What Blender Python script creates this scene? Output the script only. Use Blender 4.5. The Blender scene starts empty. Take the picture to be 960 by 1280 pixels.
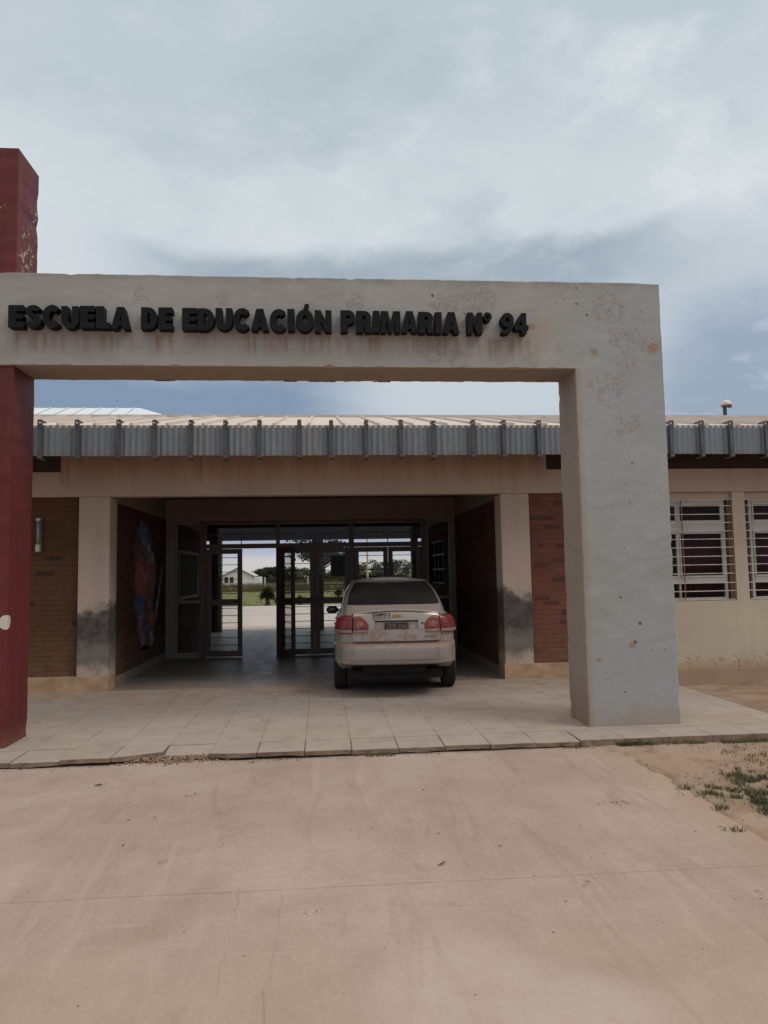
import bpy, bmesh, math, random
from mathutils import Vector, Matrix, noise as mnoise
R = math.radians
random.seed(7)
scn = bpy.context.scene
C = scn.collection

# ------------------------------------------------------------------ helpers
def link(name, me, mat=None, parent=None, smooth=False):
    o = bpy.data.objects.new(name, me)
    C.objects.link(o)
    if mat is not None:
        for m in (mat if isinstance(mat, (list, tuple)) else [mat]):
            me.materials.append(m)
    if smooth:
        for p in me.polygons: p.use_smooth = True
    if parent is not None: o.parent = parent
    return o

def mesh_of(bm, name='m'):
    me = bpy.data.meshes.new(name)
    bmesh.ops.recalc_face_normals(bm, faces=bm.faces[:])
    bm.to_mesh(me); bm.free()
    return me

def obj(name, bm, mat=None, parent=None, smooth=False):
    return link(name, mesh_of(bm, name), mat, parent, smooth)

def tag(o, label=None, cat=None, group=None, kind=None):
    if label: o['label'] = label
    if cat: o['category'] = cat
    if group: o['group'] = group
    if kind: o['kind'] = kind
    return o

def thing(name, label, cat, loc=(0, 0, 0), group=None, rotz=0):
    o = bpy.data.objects.new(name, None); C.objects.link(o)
    o.location = loc; o.rotation_euler = (0, 0, rotz); o.empty_display_size = .2
    return tag(o, label, cat, group)

def box(bm, x0, x1, y0, y1, z0, z1):
    v = [bm.verts.new(p) for p in ((x0,y0,z0),(x1,y0,z0),(x1,y1,z0),(x0,y1,z0),(x0,y0,z1),(x1,y0,z1),(x1,y1,z1),(x0,y1,z1))]
    for f in ((0,3,2,1),(4,5,6,7),(0,1,5,4),(1,2,6,5),(2,3,7,6),(3,0,4,7)):
        bm.faces.new([v[i] for i in f])
    return v

def BX(*a):
    bm = bmesh.new(); box(bm, *a); return bm

def BXS(lst):
    bm = bmesh.new()
    for a in lst: box(bm, *a)
    return bm

def tube(bm, pts, r, n=8, cap=True):
    pts = [Vector(p) for p in pts]
    rr = r if isinstance(r, (list, tuple)) else [r]*len(pts)
    rings = []
    for i, p in enumerate(pts):
        d = (pts[min(i+1, len(pts)-1)] - pts[max(i-1, 0)]).normalized()
        a = d.orthogonal().normalized() if abs(d.z) < .99 else Vector((1, 0, 0))
        if abs(d.z) < .99: a = Vector((0,0,1)).cross(d).normalized()
        b = d.cross(a)
        rings.append([bm.verts.new(p + a*math.cos(2*math.pi*k/n)*rr[i] + b*math.sin(2*math.pi*k/n)*rr[i]) for k in range(n)])
    for i in range(len(rings)-1):
        for k in range(n):
            bm.faces.new((rings[i][k], rings[i][(k+1) % n], rings[i+1][(k+1) % n], rings[i+1][k]))
    if cap:
        bm.faces.new(rings[0][::-1]); bm.faces.new(rings[-1])

def prism_xz(bm, poly, y0, y1):
    a = [bm.verts.new((x, y0, z)) for x, z in poly]
    b = [bm.verts.new((x, y1, z)) for x, z in poly]
    bm.faces.new(a); bm.faces.new(b[::-1])
    n = len(poly)
    for i in range(n):
        bm.faces.new((a[i], b[i], b[(i+1) % n], a[(i+1) % n]))

def bevel(o, w=.006, seg=2, ang=35):
    m = o.modifiers.new('bevel', 'BEVEL'); m.width = w; m.segments = seg; m.limit_method = 'ANGLE'; m.angle_limit = R(ang)
    return o

def fill_poly(pieces, depth, zstep=.0):
    """pieces: list of lists of closed 2-D loops (outer + holes); extruded solid in XY"""
    bmo = bmesh.new()
    for k, loops in enumerate(pieces):
        cu = bpy.data.curves.new('tmp', 'CURVE'); cu.dimensions = '2D'; cu.fill_mode = 'BOTH'; cu.extrude = depth/2 - k*zstep
        for lp in loops:
            s = cu.splines.new('POLY'); s.points.add(len(lp)-1)
            for i, p in enumerate(lp): s.points[i].co = (p[0], p[1], 0, 1)
            s.use_cyclic_u = True
        ob = bpy.data.objects.new('tmp', cu); C.objects.link(ob)
        dg = bpy.context.evaluated_depsgraph_get()
        me = bpy.data.meshes.new_from_object(ob.evaluated_get(dg))
        bmo.from_mesh(me)
        bpy.data.objects.remove(ob); bpy.data.curves.remove(cu); bpy.data.meshes.remove(me)
    return bmo

def text_mesh(txt, size, depth, shear=0, offset=0):
    cu = bpy.data.curves.new('t', 'FONT'); cu.body = txt; cu.size = size; cu.extrude = depth; cu.shear = shear; cu.offset = offset
    cu.align_x = 'CENTER'; cu.align_y = 'CENTER'
    ob = bpy.data.objects.new('t', cu); C.objects.link(ob)
    dg = bpy.context.evaluated_depsgraph_get()
    me = bpy.data.meshes.new_from_object(ob.evaluated_get(dg))
    bpy.data.objects.remove(ob); bpy.data.curves.remove(cu)
    return me

# ------------------------------------------------------------------ material helper
class NT:
    def __init__(s, tree): s.t = tree; s.t.nodes.clear()
    def n(s, typ, **kw):
        nd = s.t.nodes.new(typ)
        for k, v in kw.items(): setattr(nd, k, v)
        return nd
    def put(s, sock, v):
        if isinstance(v, bpy.types.NodeSocket): s.t.links.new(v, sock)
        else:
            if isinstance(v, (tuple, list)) and sock.type == 'RGBA' and len(v) == 3: v = (*v, 1)
            sock.default_value = v
    def m(s, op, a, b=0.0, c=None, clamp=False):
        nd = s.n('ShaderNodeMath', operation=op, use_clamp=clamp)
        s.put(nd.inputs[0], a); s.put(nd.inputs[1], b)
        if c is not None: s.put(nd.inputs[2], c)
        return nd.outputs[0]
    def mix(s, f, a, b, mode='MIX'):
        nd = s.n('ShaderNodeMix', data_type='RGBA', blend_type=mode)
        s.put(nd.inputs[0], f); s.put(nd.inputs[6], a); s.put(nd.inputs[7], b)
        return nd.outputs[2]
    def obco(s): return s.n('ShaderNodeTexCoord').outputs['Object']
    def gen(s): return s.n('ShaderNodeTexCoord').outputs['Generated']
    def sep(s, v):
        nd = s.n('ShaderNodeSeparateXYZ'); s.put(nd.inputs[0], v); return nd.outputs
    def comb(s, x, y, z):
        nd = s.n('ShaderNodeCombineXYZ'); s.put(nd.inputs[0], x); s.put(nd.inputs[1], y); s.put(nd.inputs[2], z); return nd.outputs[0]
    def map(s, v, scale=(1,1,1), loc=(0,0,0), rot=(0,0,0)):
        nd = s.n('ShaderNodeMapping'); s.put(nd.inputs[0], v)
        nd.inputs['Scale'].default_value = scale; nd.inputs['Location'].default_value = loc; nd.inputs['Rotation'].default_value = rot
        return nd.outputs[0]
    def noise(s, v, scale=5, det=4, rough=.55, dist=0, col=False):
        nd = s.n('ShaderNodeTexNoise'); s.put(nd.inputs['Vector'], v)
        nd.inputs['Scale'].default_value = scale; nd.inputs['Detail'].default_value = det
        nd.inputs['Roughness'].default_value = rough; nd.inputs['Distortion'].default_value = dist
        return nd.outputs['Color' if col else 'Fac']
    def voro(s, v, scale=5, feat='F1', rnd=1, out='Distance'):
        nd = s.n('ShaderNodeTexVoronoi', feature=feat); s.put(nd.inputs['Vector'], v)
        nd.inputs['Scale'].default_value = scale; nd.inputs['Randomness'].default_value = rnd
        return nd.outputs[out]
    def sm(s, v, lo, hi, a=0, b=1):
        nd = s.n('ShaderNodeMapRange', interpolation_type='SMOOTHSTEP'); s.put(nd.inputs[0], v)
        nd.inputs[1].default_value = lo; nd.inputs[2].default_value = hi; nd.inputs[3].default_value = a; nd.inputs[4].default_value = b
        return nd.outputs[0]
    def lin(s, v, lo, hi, a=0, b=1):
        nd = s.n('ShaderNodeMapRange'); s.put(nd.inputs[0], v)
        nd.inputs[1].default_value = lo; nd.inputs[2].default_value = hi; nd.inputs[3].default_value = a; nd.inputs[4].default_value = b
        return nd.outputs[0]
    def bump(s, h, st=.3, d=.01):
        nd = s.n('ShaderNodeBump'); s.put(nd.inputs['Height'], h)
        nd.inputs['Strength'].default_value = st; nd.inputs['Distance'].default_value = d
        return nd.outputs[0]
    def blobs(s, v, pts):
        """max of soft spheres (x,y,z,r) -> 0..1"""
        acc = None
        for (x, y, z, r) in pts:
            nd = s.n('ShaderNodeVectorMath', operation='DISTANCE'); s.put(nd.inputs[0], v); nd.inputs[1].default_value = (x, y, z)
            f = s.sm(nd.outputs['Value'], r*.35, r, 1, 0)
            acc = f if acc is None else s.m('MAXIMUM', acc, f)
        return acc
    def out(s, col, rough=.8, normal=None, metal=0, spec=None, **kw):
        p = s.n('ShaderNodeBsdfPrincipled'); s.put(p.inputs['Base Color'], col); s.put(p.inputs['Roughness'], rough)
        s.put(p.inputs['Metallic'], metal)
        if spec is not None: p.inputs['Specular IOR Level'].default_value = spec
        if normal is not None: s.put(p.inputs['Normal'], normal)
        for k, v in kw.items(): s.put(p.inputs[k.replace('_', ' ')], v)
        o = s.n('ShaderNodeOutputMaterial'); s.t.links.new(p.outputs[0], o.inputs[0])
        return p

def newmat(name):
    m = bpy.data.materials.new(name); m.use_nodes = True
    return m, NT(m.node_tree)

def simple(name, col, rough=.7, metal=0, var=.18, scale=6, bump=.0, spec=None):
    m, t = newmat(name)
    v = t.obco()
    f = t.noise(v, scale, 5, .6)
    c = t.mix(t.lin(f, .3, .7), tuple(c*(1-var) for c in col), tuple(min(1, c*(1+var)) for c in col))
    nrm = t.bump(t.noise(v, scale*8, 4), bump, .01) if bump else None
    t.out(c, rough, nrm, metal, spec)
    return m

M = {}
# --- portal paint
def mk_portal():
    m, t = newmat('portal_paint'); v = t.obco(); x, y, z = t.sep(v)
    big = t.noise(v, .9, 5, .6); mid = t.noise(v, 5, 6, .65); fine = t.noise(v, 60, 4, .6)
    warm = t.sm(t.m('ADD', x, t.m('MULTIPLY', mid, 1.2)), 2.4, 3.6)
    base = t.mix(warm, (.385, .362, .335), (.352, .362, .365))
    base = t.mix(t.sm(big, .35, .7, 0, .5), base, (.30, .275, .245))
    streak = t.noise(t.map(v, (9, 9, .35)), 1, 5, .6)
    base = t.mix(t.sm(streak, .5, .75, 0, .32), base, (.33, .31, .285))
    # rust drips running down from the raised letters
    drip = t.noise(t.map(v, (16, 3, .8)), 1, 3, .55)
    zf = t.m('MULTIPLY', t.sm(z, 3.76, 3.72), t.sm(z, 3.48, 3.7))
    zf = t.m('MULTIPLY', zf, t.sm(x, 2.15, 2.0))
    base = t.mix(t.m('MULTIPLY', t.m('MULTIPLY', t.sm(drip, .42, .68), zf), .75), base, (.26, .15, .10))
    # damp band under the top edge
    base = t.mix(t.m('MULTIPLY', t.sm(z, 4.22, 4.32), t.sm(mid, .35, .6, .1, .6)), base, (.22, .20, .18))
    tw = t.noise(t.map(v, (1.2, 1.2, 3.2), (0, 0, 0), (0, R(24), 0)), 2.2, 7, .68, 1.2)
    base = t.mix(t.sm(tw, .50, .66, 0, .28), base, (.46, .44, .41))
    base = t.mix(t.sm(tw, .48, .34, 0, .28), base, (.25, .235, .215))
    # flaking patches
    pk = t.blobs(v, [(1.29,6.8,4.04,.3),(1.57,6.8,4.12,.24),(.35,6.8,4.08,.16),(1.12,6.8,3.67,.28),(2.85,6.8,4.05,.26),(3.0,6.8,3.76,.26),(3.27,6.8,3.66,.16),
                     (2.69,6.8,3.6,.1),(2.8,6.8,3.25,.26),(1.35,6.8,3.49,.16),(3.0,6.8,3.5,.2),(2.05,6.8,3.5,.16),(-.9,6.8,4.1,.12),(-1.7,6.8,4.14,.15),(3.0,6.8,2.9,.2)])
    pk = t.sm(t.m('ADD', pk, t.m('MULTIPLY', t.m('SUBTRACT', t.noise(v, 6, 6, .7), .5), 2.6)), .35, .85)
    wv = t.n('ShaderNodeVectorMath', operation='MULTIPLY_ADD'); t.put(wv.inputs[0], t.noise(v, 9, 5, .65, col=True)); wv.inputs[1].default_value = (.16, .16, .16); t.put(wv.inputs[2], v)
    cellv = t.map(wv.outputs[0], (1, 1, 1.5))
    ce = t.voro(cellv, 24, 'DISTANCE_TO_EDGE', 1); cc = t.sep(t.voro(cellv, 24, 'F1', 1, 'Color'))[0]
    part_ = t.m('GREATER_THAN', t.noise(v, 13, 5, .7), .47)
    crack = t.m('MULTIPLY', t.m('MULTIPLY', t.sm(ce, .09, .02), pk), part_)
    flake = t.m('MULTIPLY', t.m('GREATER_THAN', cc, .62), t.m('MULTIPLY', pk, part_))
    base = t.mix(t.m('MULTIPLY', flake, .55), base, (.42, .35, .275))
    base = t.mix(t.m('MULTIPLY', crack, .32), base, (.15, .12, .095))
    # bare ochre spalls
    sp = t.blobs(v, [(3.30,6.8,3.665,.075),(2.70,6.8,3.61,.045),(2.95,6.8,.75,.05),(2.62,6.8,.62,.035),(2.08,6.8,3.86,.05)])
    base = t.mix(t.sm(t.m('ADD', sp, t.m('MULTIPLY', t.noise(v, 34, 5, .7), 1.1)), .95, 1.15), base, (.34, .235, .16))
    ochre = t.blobs(v, [(2.2,6.8,3.85,.2),(2.1,6.8,3.7,.2)])
    base = t.mix(t.m('MULTIPLY', ochre, t.sm(streak, .3, .6, 0, .35)), base, (.36, .26, .165))
    base = t.mix(t.m('MULTIPLY', t.m('MULTIPLY', t.sm(z, 3.449, 3.442), t.sm(x, 2.6, 2.45)), t.sm(mid, .2, .5, .6, .9)), base, (.33, .235, .17))  # brown underside of the beam: bounce off the ground painted into the colour
    # pock holes
    v2 = t.comb(t.m('ADD', x, y), t.m('ADD', z, t.m('MULTIPLY', fine, .012)), 0)
    vd = t.voro(v2, 6.2); vc = t.sep(t.voro(v2, 6.2, out='Color'))
    dens = t.sm(t.m('ADD', x, t.m('MULTIPLY', mid, .6)), 2.3, 3.0, .78, .42)
    rad = t.m('ADD', .03, t.m('MULTIPLY', vc[1], .075))
    pock = t.m('MULTIPLY', t.sm(t.m('SUBTRACT', vd, rad), .02, -.01), t.m('GREATER_THAN', vc[0], dens))
    halo = t.m('MULTIPLY', t.m('MULTIPLY', t.sm(t.m('SUBTRACT', vd, rad), .10, .0), t.m('GREATER_THAN', vc[0], dens)), t.m('GREATER_THAN', vc[2], .55))
    base = t.mix(t.m('MULTIPLY', halo, .45), base, (.36, .23, .14))
    vd2 = t.voro(v2, 13); pock2 = t.m('MULTIPLY', t.sm(vd2, .10, .05), t.m('GREATER_THAN', t.sep(t.voro(v2, 13, out='Color'))[1], .82))
    pk3 = t.m('MAXIMUM', pock, pock2)
    base = t.mix(t.m('MULTIPLY', pk3, .8), base, (.10, .08, .07))
    # earth splash at the foot, dirty arris
    foot = t.sm(t.m('ADD', z, t.m('MULTIPLY', mid, .3)), .42, .12)
    base = t.mix(t.m('MULTIPLY', foot, .55), base, (.36, .24, .15))
    leftfoot = t.m('MULTIPLY', t.sm(t.m('ADD', x, t.m('MULTIPLY', streak, .12)), 2.62, 2.5), t.sm(z, .55, .05))
    base = t.mix(t.m('MULTIPLY', leftfoot, .7), base, (.26, .15, .085))
    base = t.mix(t.sm(fine, .4, .7, 0, .12), base, (.25, .24, .22))
    h = t.m('ADD', t.m('MULTIPLY', mid, .5), t.m('SUBTRACT', t.m('MULTIPLY', fine, .15), t.m('ADD', t.m('MULTIPLY', crack, .5), t.m('ADD', t.m('MULTIPLY', pk3, .8), t.m('MULTIPLY', flake, .25)))))
    t.out(base, .82, t.bump(h, .55, .012), spec=.3)
    return m
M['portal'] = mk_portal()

def mk_red():
    m, t = newmat('red_paint'); v = t.obco(); x, y, z = t.sep(v)
    big = t.noise(v, 1.3, 5, .6); mid = t.noise(v, 9, 6, .65); streak = t.noise(t.map(v, (8, 8, .4)), 1, 4, .6)
    b = t.mix(t.lin(big, .3, .7), (.115, .017, .016), (.145, .023, .023))
    b = t.mix(t.sm(streak, .42, .72, 0, .6), b, (.075, .014, .012))
    b = t.mix(t.sm(t.noise(t.map(v, (3, 3, 14)), 1, 6, .7), .55, .72, 0, .3), b, (.19, .06, .055))
    b = t.mix(t.m('MULTIPLY', t.sm(mid, .55, .75), .35), b, (.18, .04, .04))
    pk = t.blobs(v, [(-2.8,7.02,4.5,.2),(-2.8,7.12,4.62,.17),(-2.8,7.16,4.86,.14),(-2.8,7.22,5.08,.12),(-2.8,6.97,4.75,.1),(-3.0,6.82,5.0,.1)])
    fl = t.noise(v, 17, 6, .7, .8)
    b = t.mix(t.m('MULTIPLY', t.sm(fl, .55, .6), pk), b, (.55, .45, .36))
    b = t.mix(t.m('MULTIPLY', t.sm(t.m('ABSOLUTE', t.m('SUBTRACT', fl, .54)), .02, 0), pk), b, (.05, .012, .012))
    chip = t.blobs(v, [(-2.815,6.82,1.10,.095)])
    b = t.mix(t.sm(t.m('ADD', chip, t.m('MULTIPLY', mid, .5)), .7, .78), b, (.6, .52, .44))
    vd = t.voro(v, 4.2, 'F1', 1)
    b = t.mix(t.m('MULTIPLY', t.sm(vd, .07, .05), .6), b, (.06, .02, .02))
    b = t.mix(t.sm(t.m('ADD', z, t.m('MULTIPLY', mid, .3)), .35, .1, 0, .5), b, (.22, .10, .07))
    t.out(b, .6, t.bump(t.m('ADD', mid, t.m('MULTIPLY', t.sm(fl, .55, .6), pk)), .35, .01), spec=.35)
    return m
M['red'] = mk_red()

def mk_plaster(name='plaster', base=(.50, .39, .315), scrape=False, dusty=True):
    m, t = newmat(name); v = t.obco(); x, y, z = t.sep(v)
    big = t.noise(v, .8, 5, .6); mid = t.noise(v, 5, 6, .62); streak = t.noise(t.map(v, (6, 6, .35)), 1, 5, .6)
    b = t.mix(t.lin(big, .3, .7), tuple(c*.9 for c in base), tuple(c*1.08 for c in base))
    b = t.mix(t.sm(streak, .5, .78, 0, .35), b, tuple(c*.62 for c in base))
    # redder, streaky darkening towards the gutter, with rust drips
    top = t.m('MULTIPLY', t.sm(z, 2.62, 2.98), t.sm(streak, .25, .6, .35, 1.0))
    b = t.mix(t.m('MULTIPLY', top, t.m('MULTIPLY', t.sm(x, 3.3, 3.0), .75)), b, (.37, .225, .155))
    drip = t.noise(t.map(v, (14, 3, .55), (3, 0, 0)), 1, 4, .6)
    b = t.mix(t.m('MULTIPLY', t.sm(drip, .58, .75), t.sm(z, 2.5, 2.9, 0, .5)), b, (.21, .11, .07))
    if scrape:
        # bare grey cement where the plaster was scraped off
        edge = t.m('ADD', z, t.m('MULTIPLY', t.m('SUBTRACT', t.noise(v, 5, 7, .7), .5), .55))
        lf = t.m('LESS_THAN', x, 0)
        hi = t.m('SUBTRACT', 1.24, t.m('MULTIPLY', t.m('SUBTRACT', t.m('ABSOLUTE', x), 2.5), .28))
        up = t.sm(t.m('SUBTRACT', hi, edge), -.07, .10)
        lo = t.sm(edge, .24, .46)
        mk = t.m('MULTIPLY', up, lo)
        g = t.mix(t.lin(t.noise(v, 9, 5, .65), .3, .7), (.055, .048, .044), (.15, .13, .115))
        g = t.mix(t.sm(t.m('ABSOLUTE', t.m('SUBTRACT', edge, .5)), .2, 0, 0, .45), g, (.33, .29, .245))
        b = t.mix(mk, b, g)
    low = t.m('ADD', z, t.m('MULTIPLY', mid, .22))
    b = t.mix(t.sm(low, .34, .16, 0, .7), b, (.40, .255, .15))
    pz = t.m('MULTIPLY', t.sm(z, .3, .22), t.sm(t.noise(v, 16, 6, .7, .5), .52, .58))
    b = t.mix(t.m('MULTIPLY', pz, .55), b, (.30, .17, .10))
    fine = t.noise(v, 70, 3)
    t.out(b, .88, t.bump(t.m('ADD', t.m('MULTIPLY', mid, .6), t.m('MULTIPLY', fine, .2)), .3, .008), spec=.2)
    return m
M['plaster'] = mk_plaster()
M['plaster_col'] = mk_plaster('scraped_plaster', scrape=True)
M['plaster_wing'] = mk_plaster('cream_plaster', (.545, .455, .345))
M['plinth'] = simple('plinth_plaster', (.43, .285, .17), .9, var=.3, scale=5, bump=.3)
M['plinth_wing'] = simple('wing_plinth', (.36, .25, .165), .9, var=.15, scale=2, bump=.2)

def mk_brick(name, axis, c1, c2, mortar, dark=(.05, .03, .025), darkamt=.14, mort=.012):
    m, t = newmat(name); v = t.obco(); x, y, z = t.sep(v)
    w = t.noise(v, 2.5, 3)
    p = t.comb(x if axis == 'x' else y, t.m('ADD', z, t.m('MULTIPLY', w, .012)), 0)
    bt = t.n('ShaderNodeTexBrick'); t.put(bt.inputs['Vector'], p)
    bt.offset = .5
    bt.inputs['Scale'].default_value = 1; bt.inputs['Brick Width'].default_value = .235; bt.inputs['Row Height'].default_value = .066
    bt.inputs['Mortar Size'].default_value = mort; bt.inputs['Mortar Smooth'].default_value = .4; bt.inputs['Bias'].default_value = 0
    t.put(bt.inputs['Color1'], (0, 0, 0)); t.put(bt.inputs['Color2'], (1, 1, 1)); t.put(bt.inputs['Mortar'], (.5, .5, .5))
    rnd = t.sep(bt.outputs['Color'])[0]
    big = t.noise(v, 1.6, 5, .6); mid = t.noise(v, 14, 6, .65)
    b = t.mix(t.m('ADD', t.m('MULTIPLY', rnd, .55), t.m('MULTIPLY', mid, .45)), c1, c2)
    b = t.mix(t.m('MULTIPLY', t.m('GREATER_THAN', rnd, 1-darkamt), t.sm(mid, .3, .5, .5, .95)), b, dark)
    b = t.mix(t.sm(big, .42, .68, 0, .4), b, tuple(c*.6 for c in c1))
    b = t.mix(t.m('MULTIPLY', bt.outputs['Fac'], .8), b, mortar)
    b = t.mix(t.m('MULTIPLY', t.sm(z, .9, .25), t.sm(mid, .35, .65, .1, .4)), b, (.27, .17, .11))
    h = t.m('SUBTRACT', t.m('MULTIPLY', mid, .5), t.m('MULTIPLY', bt.outputs['Fac'], 1.0))
    t.out(b, .9, t.bump(h, .7, .012), spec=.15)
    return m
M['brick_red'] = mk_brick('red_brick', 'x', (.165, .062, .042), (.225, .092, .066), (.165, .082, .062), (.10, .045, .034), .10, .009)
M['brick_brown'] = mk_brick('brown_brick', 'x', (.105, .052, .028), (.135, .068, .038), (.10, .054, .032), darkamt=.03, mort=.009)
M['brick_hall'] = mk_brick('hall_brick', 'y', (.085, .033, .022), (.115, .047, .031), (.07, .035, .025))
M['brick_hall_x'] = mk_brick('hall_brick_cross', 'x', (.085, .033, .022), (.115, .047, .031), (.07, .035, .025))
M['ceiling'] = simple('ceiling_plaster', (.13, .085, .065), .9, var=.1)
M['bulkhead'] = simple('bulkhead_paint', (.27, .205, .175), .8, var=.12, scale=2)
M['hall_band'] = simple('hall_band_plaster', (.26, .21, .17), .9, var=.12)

def mk_galv(name, base=(.225, .25, .275), rough=.5, metal=.35):
    m, t = newmat(name); v = t.obco(); x, y, z = t.sep(v)
    sp = t.voro(v, 38, 'F1', 1, 'Color'); n1 = t.noise(t.map(v, (3, 3, .5)), 1, 5, .6); st = t.noise(t.map(v, (22, 22, .4)), 1, 4, .6)
    sh = t.m('FLOOR', t.m('DIVIDE', x, .9))
    wn = t.n('ShaderNodeTexWhiteNoise', noise_dimensions='1D'); t.put(wn.inputs['W'], sh)
    b = t.mix(t.sep(sp)[0], tuple(c*.88 for c in base), tuple(c*1.1 for c in base))
    b = t.mix(t.sm(st, .45, .72, 0, .5), b, tuple(c*.58 for c in base))
    b = t.mix(t.sm(n1, .5, .75, 0, .45), b, (.29, .28, .265))
    b = t.mix(t.m('MULTIPLY', wn.outputs[0], .55), b, tuple(c*.7 for c in base))
    low = t.m('MULTIPLY', t.sm(z, 3.10, 3.0), t.sm(st, .4, .65, 0, .55))
    b = t.mix(low, b, (.20, .14, .10))
    t.out(b, rough, None, metal)
    return m
M['galv'] = mk_galv('galvanised_sheet')
M['galv_bracket'] = mk_galv('galvanised_bracket', (.085, .105, .12), .5, .35)
M['roof'] = simple('roof_sheet', (.56, .47, .40), .6, .1, .12, 1.5)
M['roof_pale'] = simple('pale_roof_sheet', (.62, .66, .68), .55, .1, .06, 1)
M['eave_dark'] = simple('soffit_and_gap_dark', (.045, .024, .018), .8)
M['brown_metal'] = simple('brown_door_metal', (.105, .066, .052), .5, 0, .2, 3)
M['door_grey'] = simple('grey_door_post', (.20, .18, .155), .6, 0, .15, 3)
M['white_frame'] = simple('aluminium_frame', (.52, .50, .46), .5, 0, .12, 5)
M['grille'] = simple('cream_grille_bar', (.60, .52, .43), .6, 0, .3, 9)
M['grille_rust'] = simple('rusty_grille_bar', (.24, .14, .09), .7, 0, .3, 9)
M['black_bar'] = simple('dark_bar', (.02, .016, .014), .5)
M['curtain'] = simple('maroon_curtain', (.075, .017, .025), .95, 0, .35, 4)
M['black_letter'] = simple('black_letter_paint', (.0075, .0085, .010), .75, 0, .4, 14, .1, .2)
M['white_paint'] = simple('white_paint', (.72, .70, .65), .8, 0, .08, 2)
M['post_paint'] = simple('gallery_post_paint', (.05, .032, .028), .8)

def mk_glass(name, tint=(.93, .95, .95), refl=.10, k=.4):
    m, t = newmat(name)
    tr = t.n('ShaderNodeBsdfTransparent'); tr.inputs[0].default_value = (*tint, 1)
    gl = t.n('ShaderNodeBsdfGlossy'); gl.inputs['Roughness'].default_value = .03
    lw = t.n('ShaderNodeFresnel'); lw.inputs[0].default_value = 1.5
    mx = t.n('ShaderNodeMixShader'); t.put(mx.inputs[0], t.m('ADD', t.m('MULTIPLY', lw.outputs[0], k), refl*.1)); t.t.links.new(tr.outputs[0], mx.inputs[1]); t.t.links.new(gl.outputs[0], mx.inputs[2])
    o = t.n('ShaderNodeOutputMaterial'); t.t.links.new(mx.outputs[0], o.inputs[0])
    return m
M['glass'] = mk_glass('clear_glass', (.95, .96, .95), 0)
M['glass_dirty'] = mk_glass('dusty_glass', (.72, .72, .70))
M['glass_dark'] = mk_glass('smoked_glass', (.85, .82, .82), 0, .16)

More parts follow.
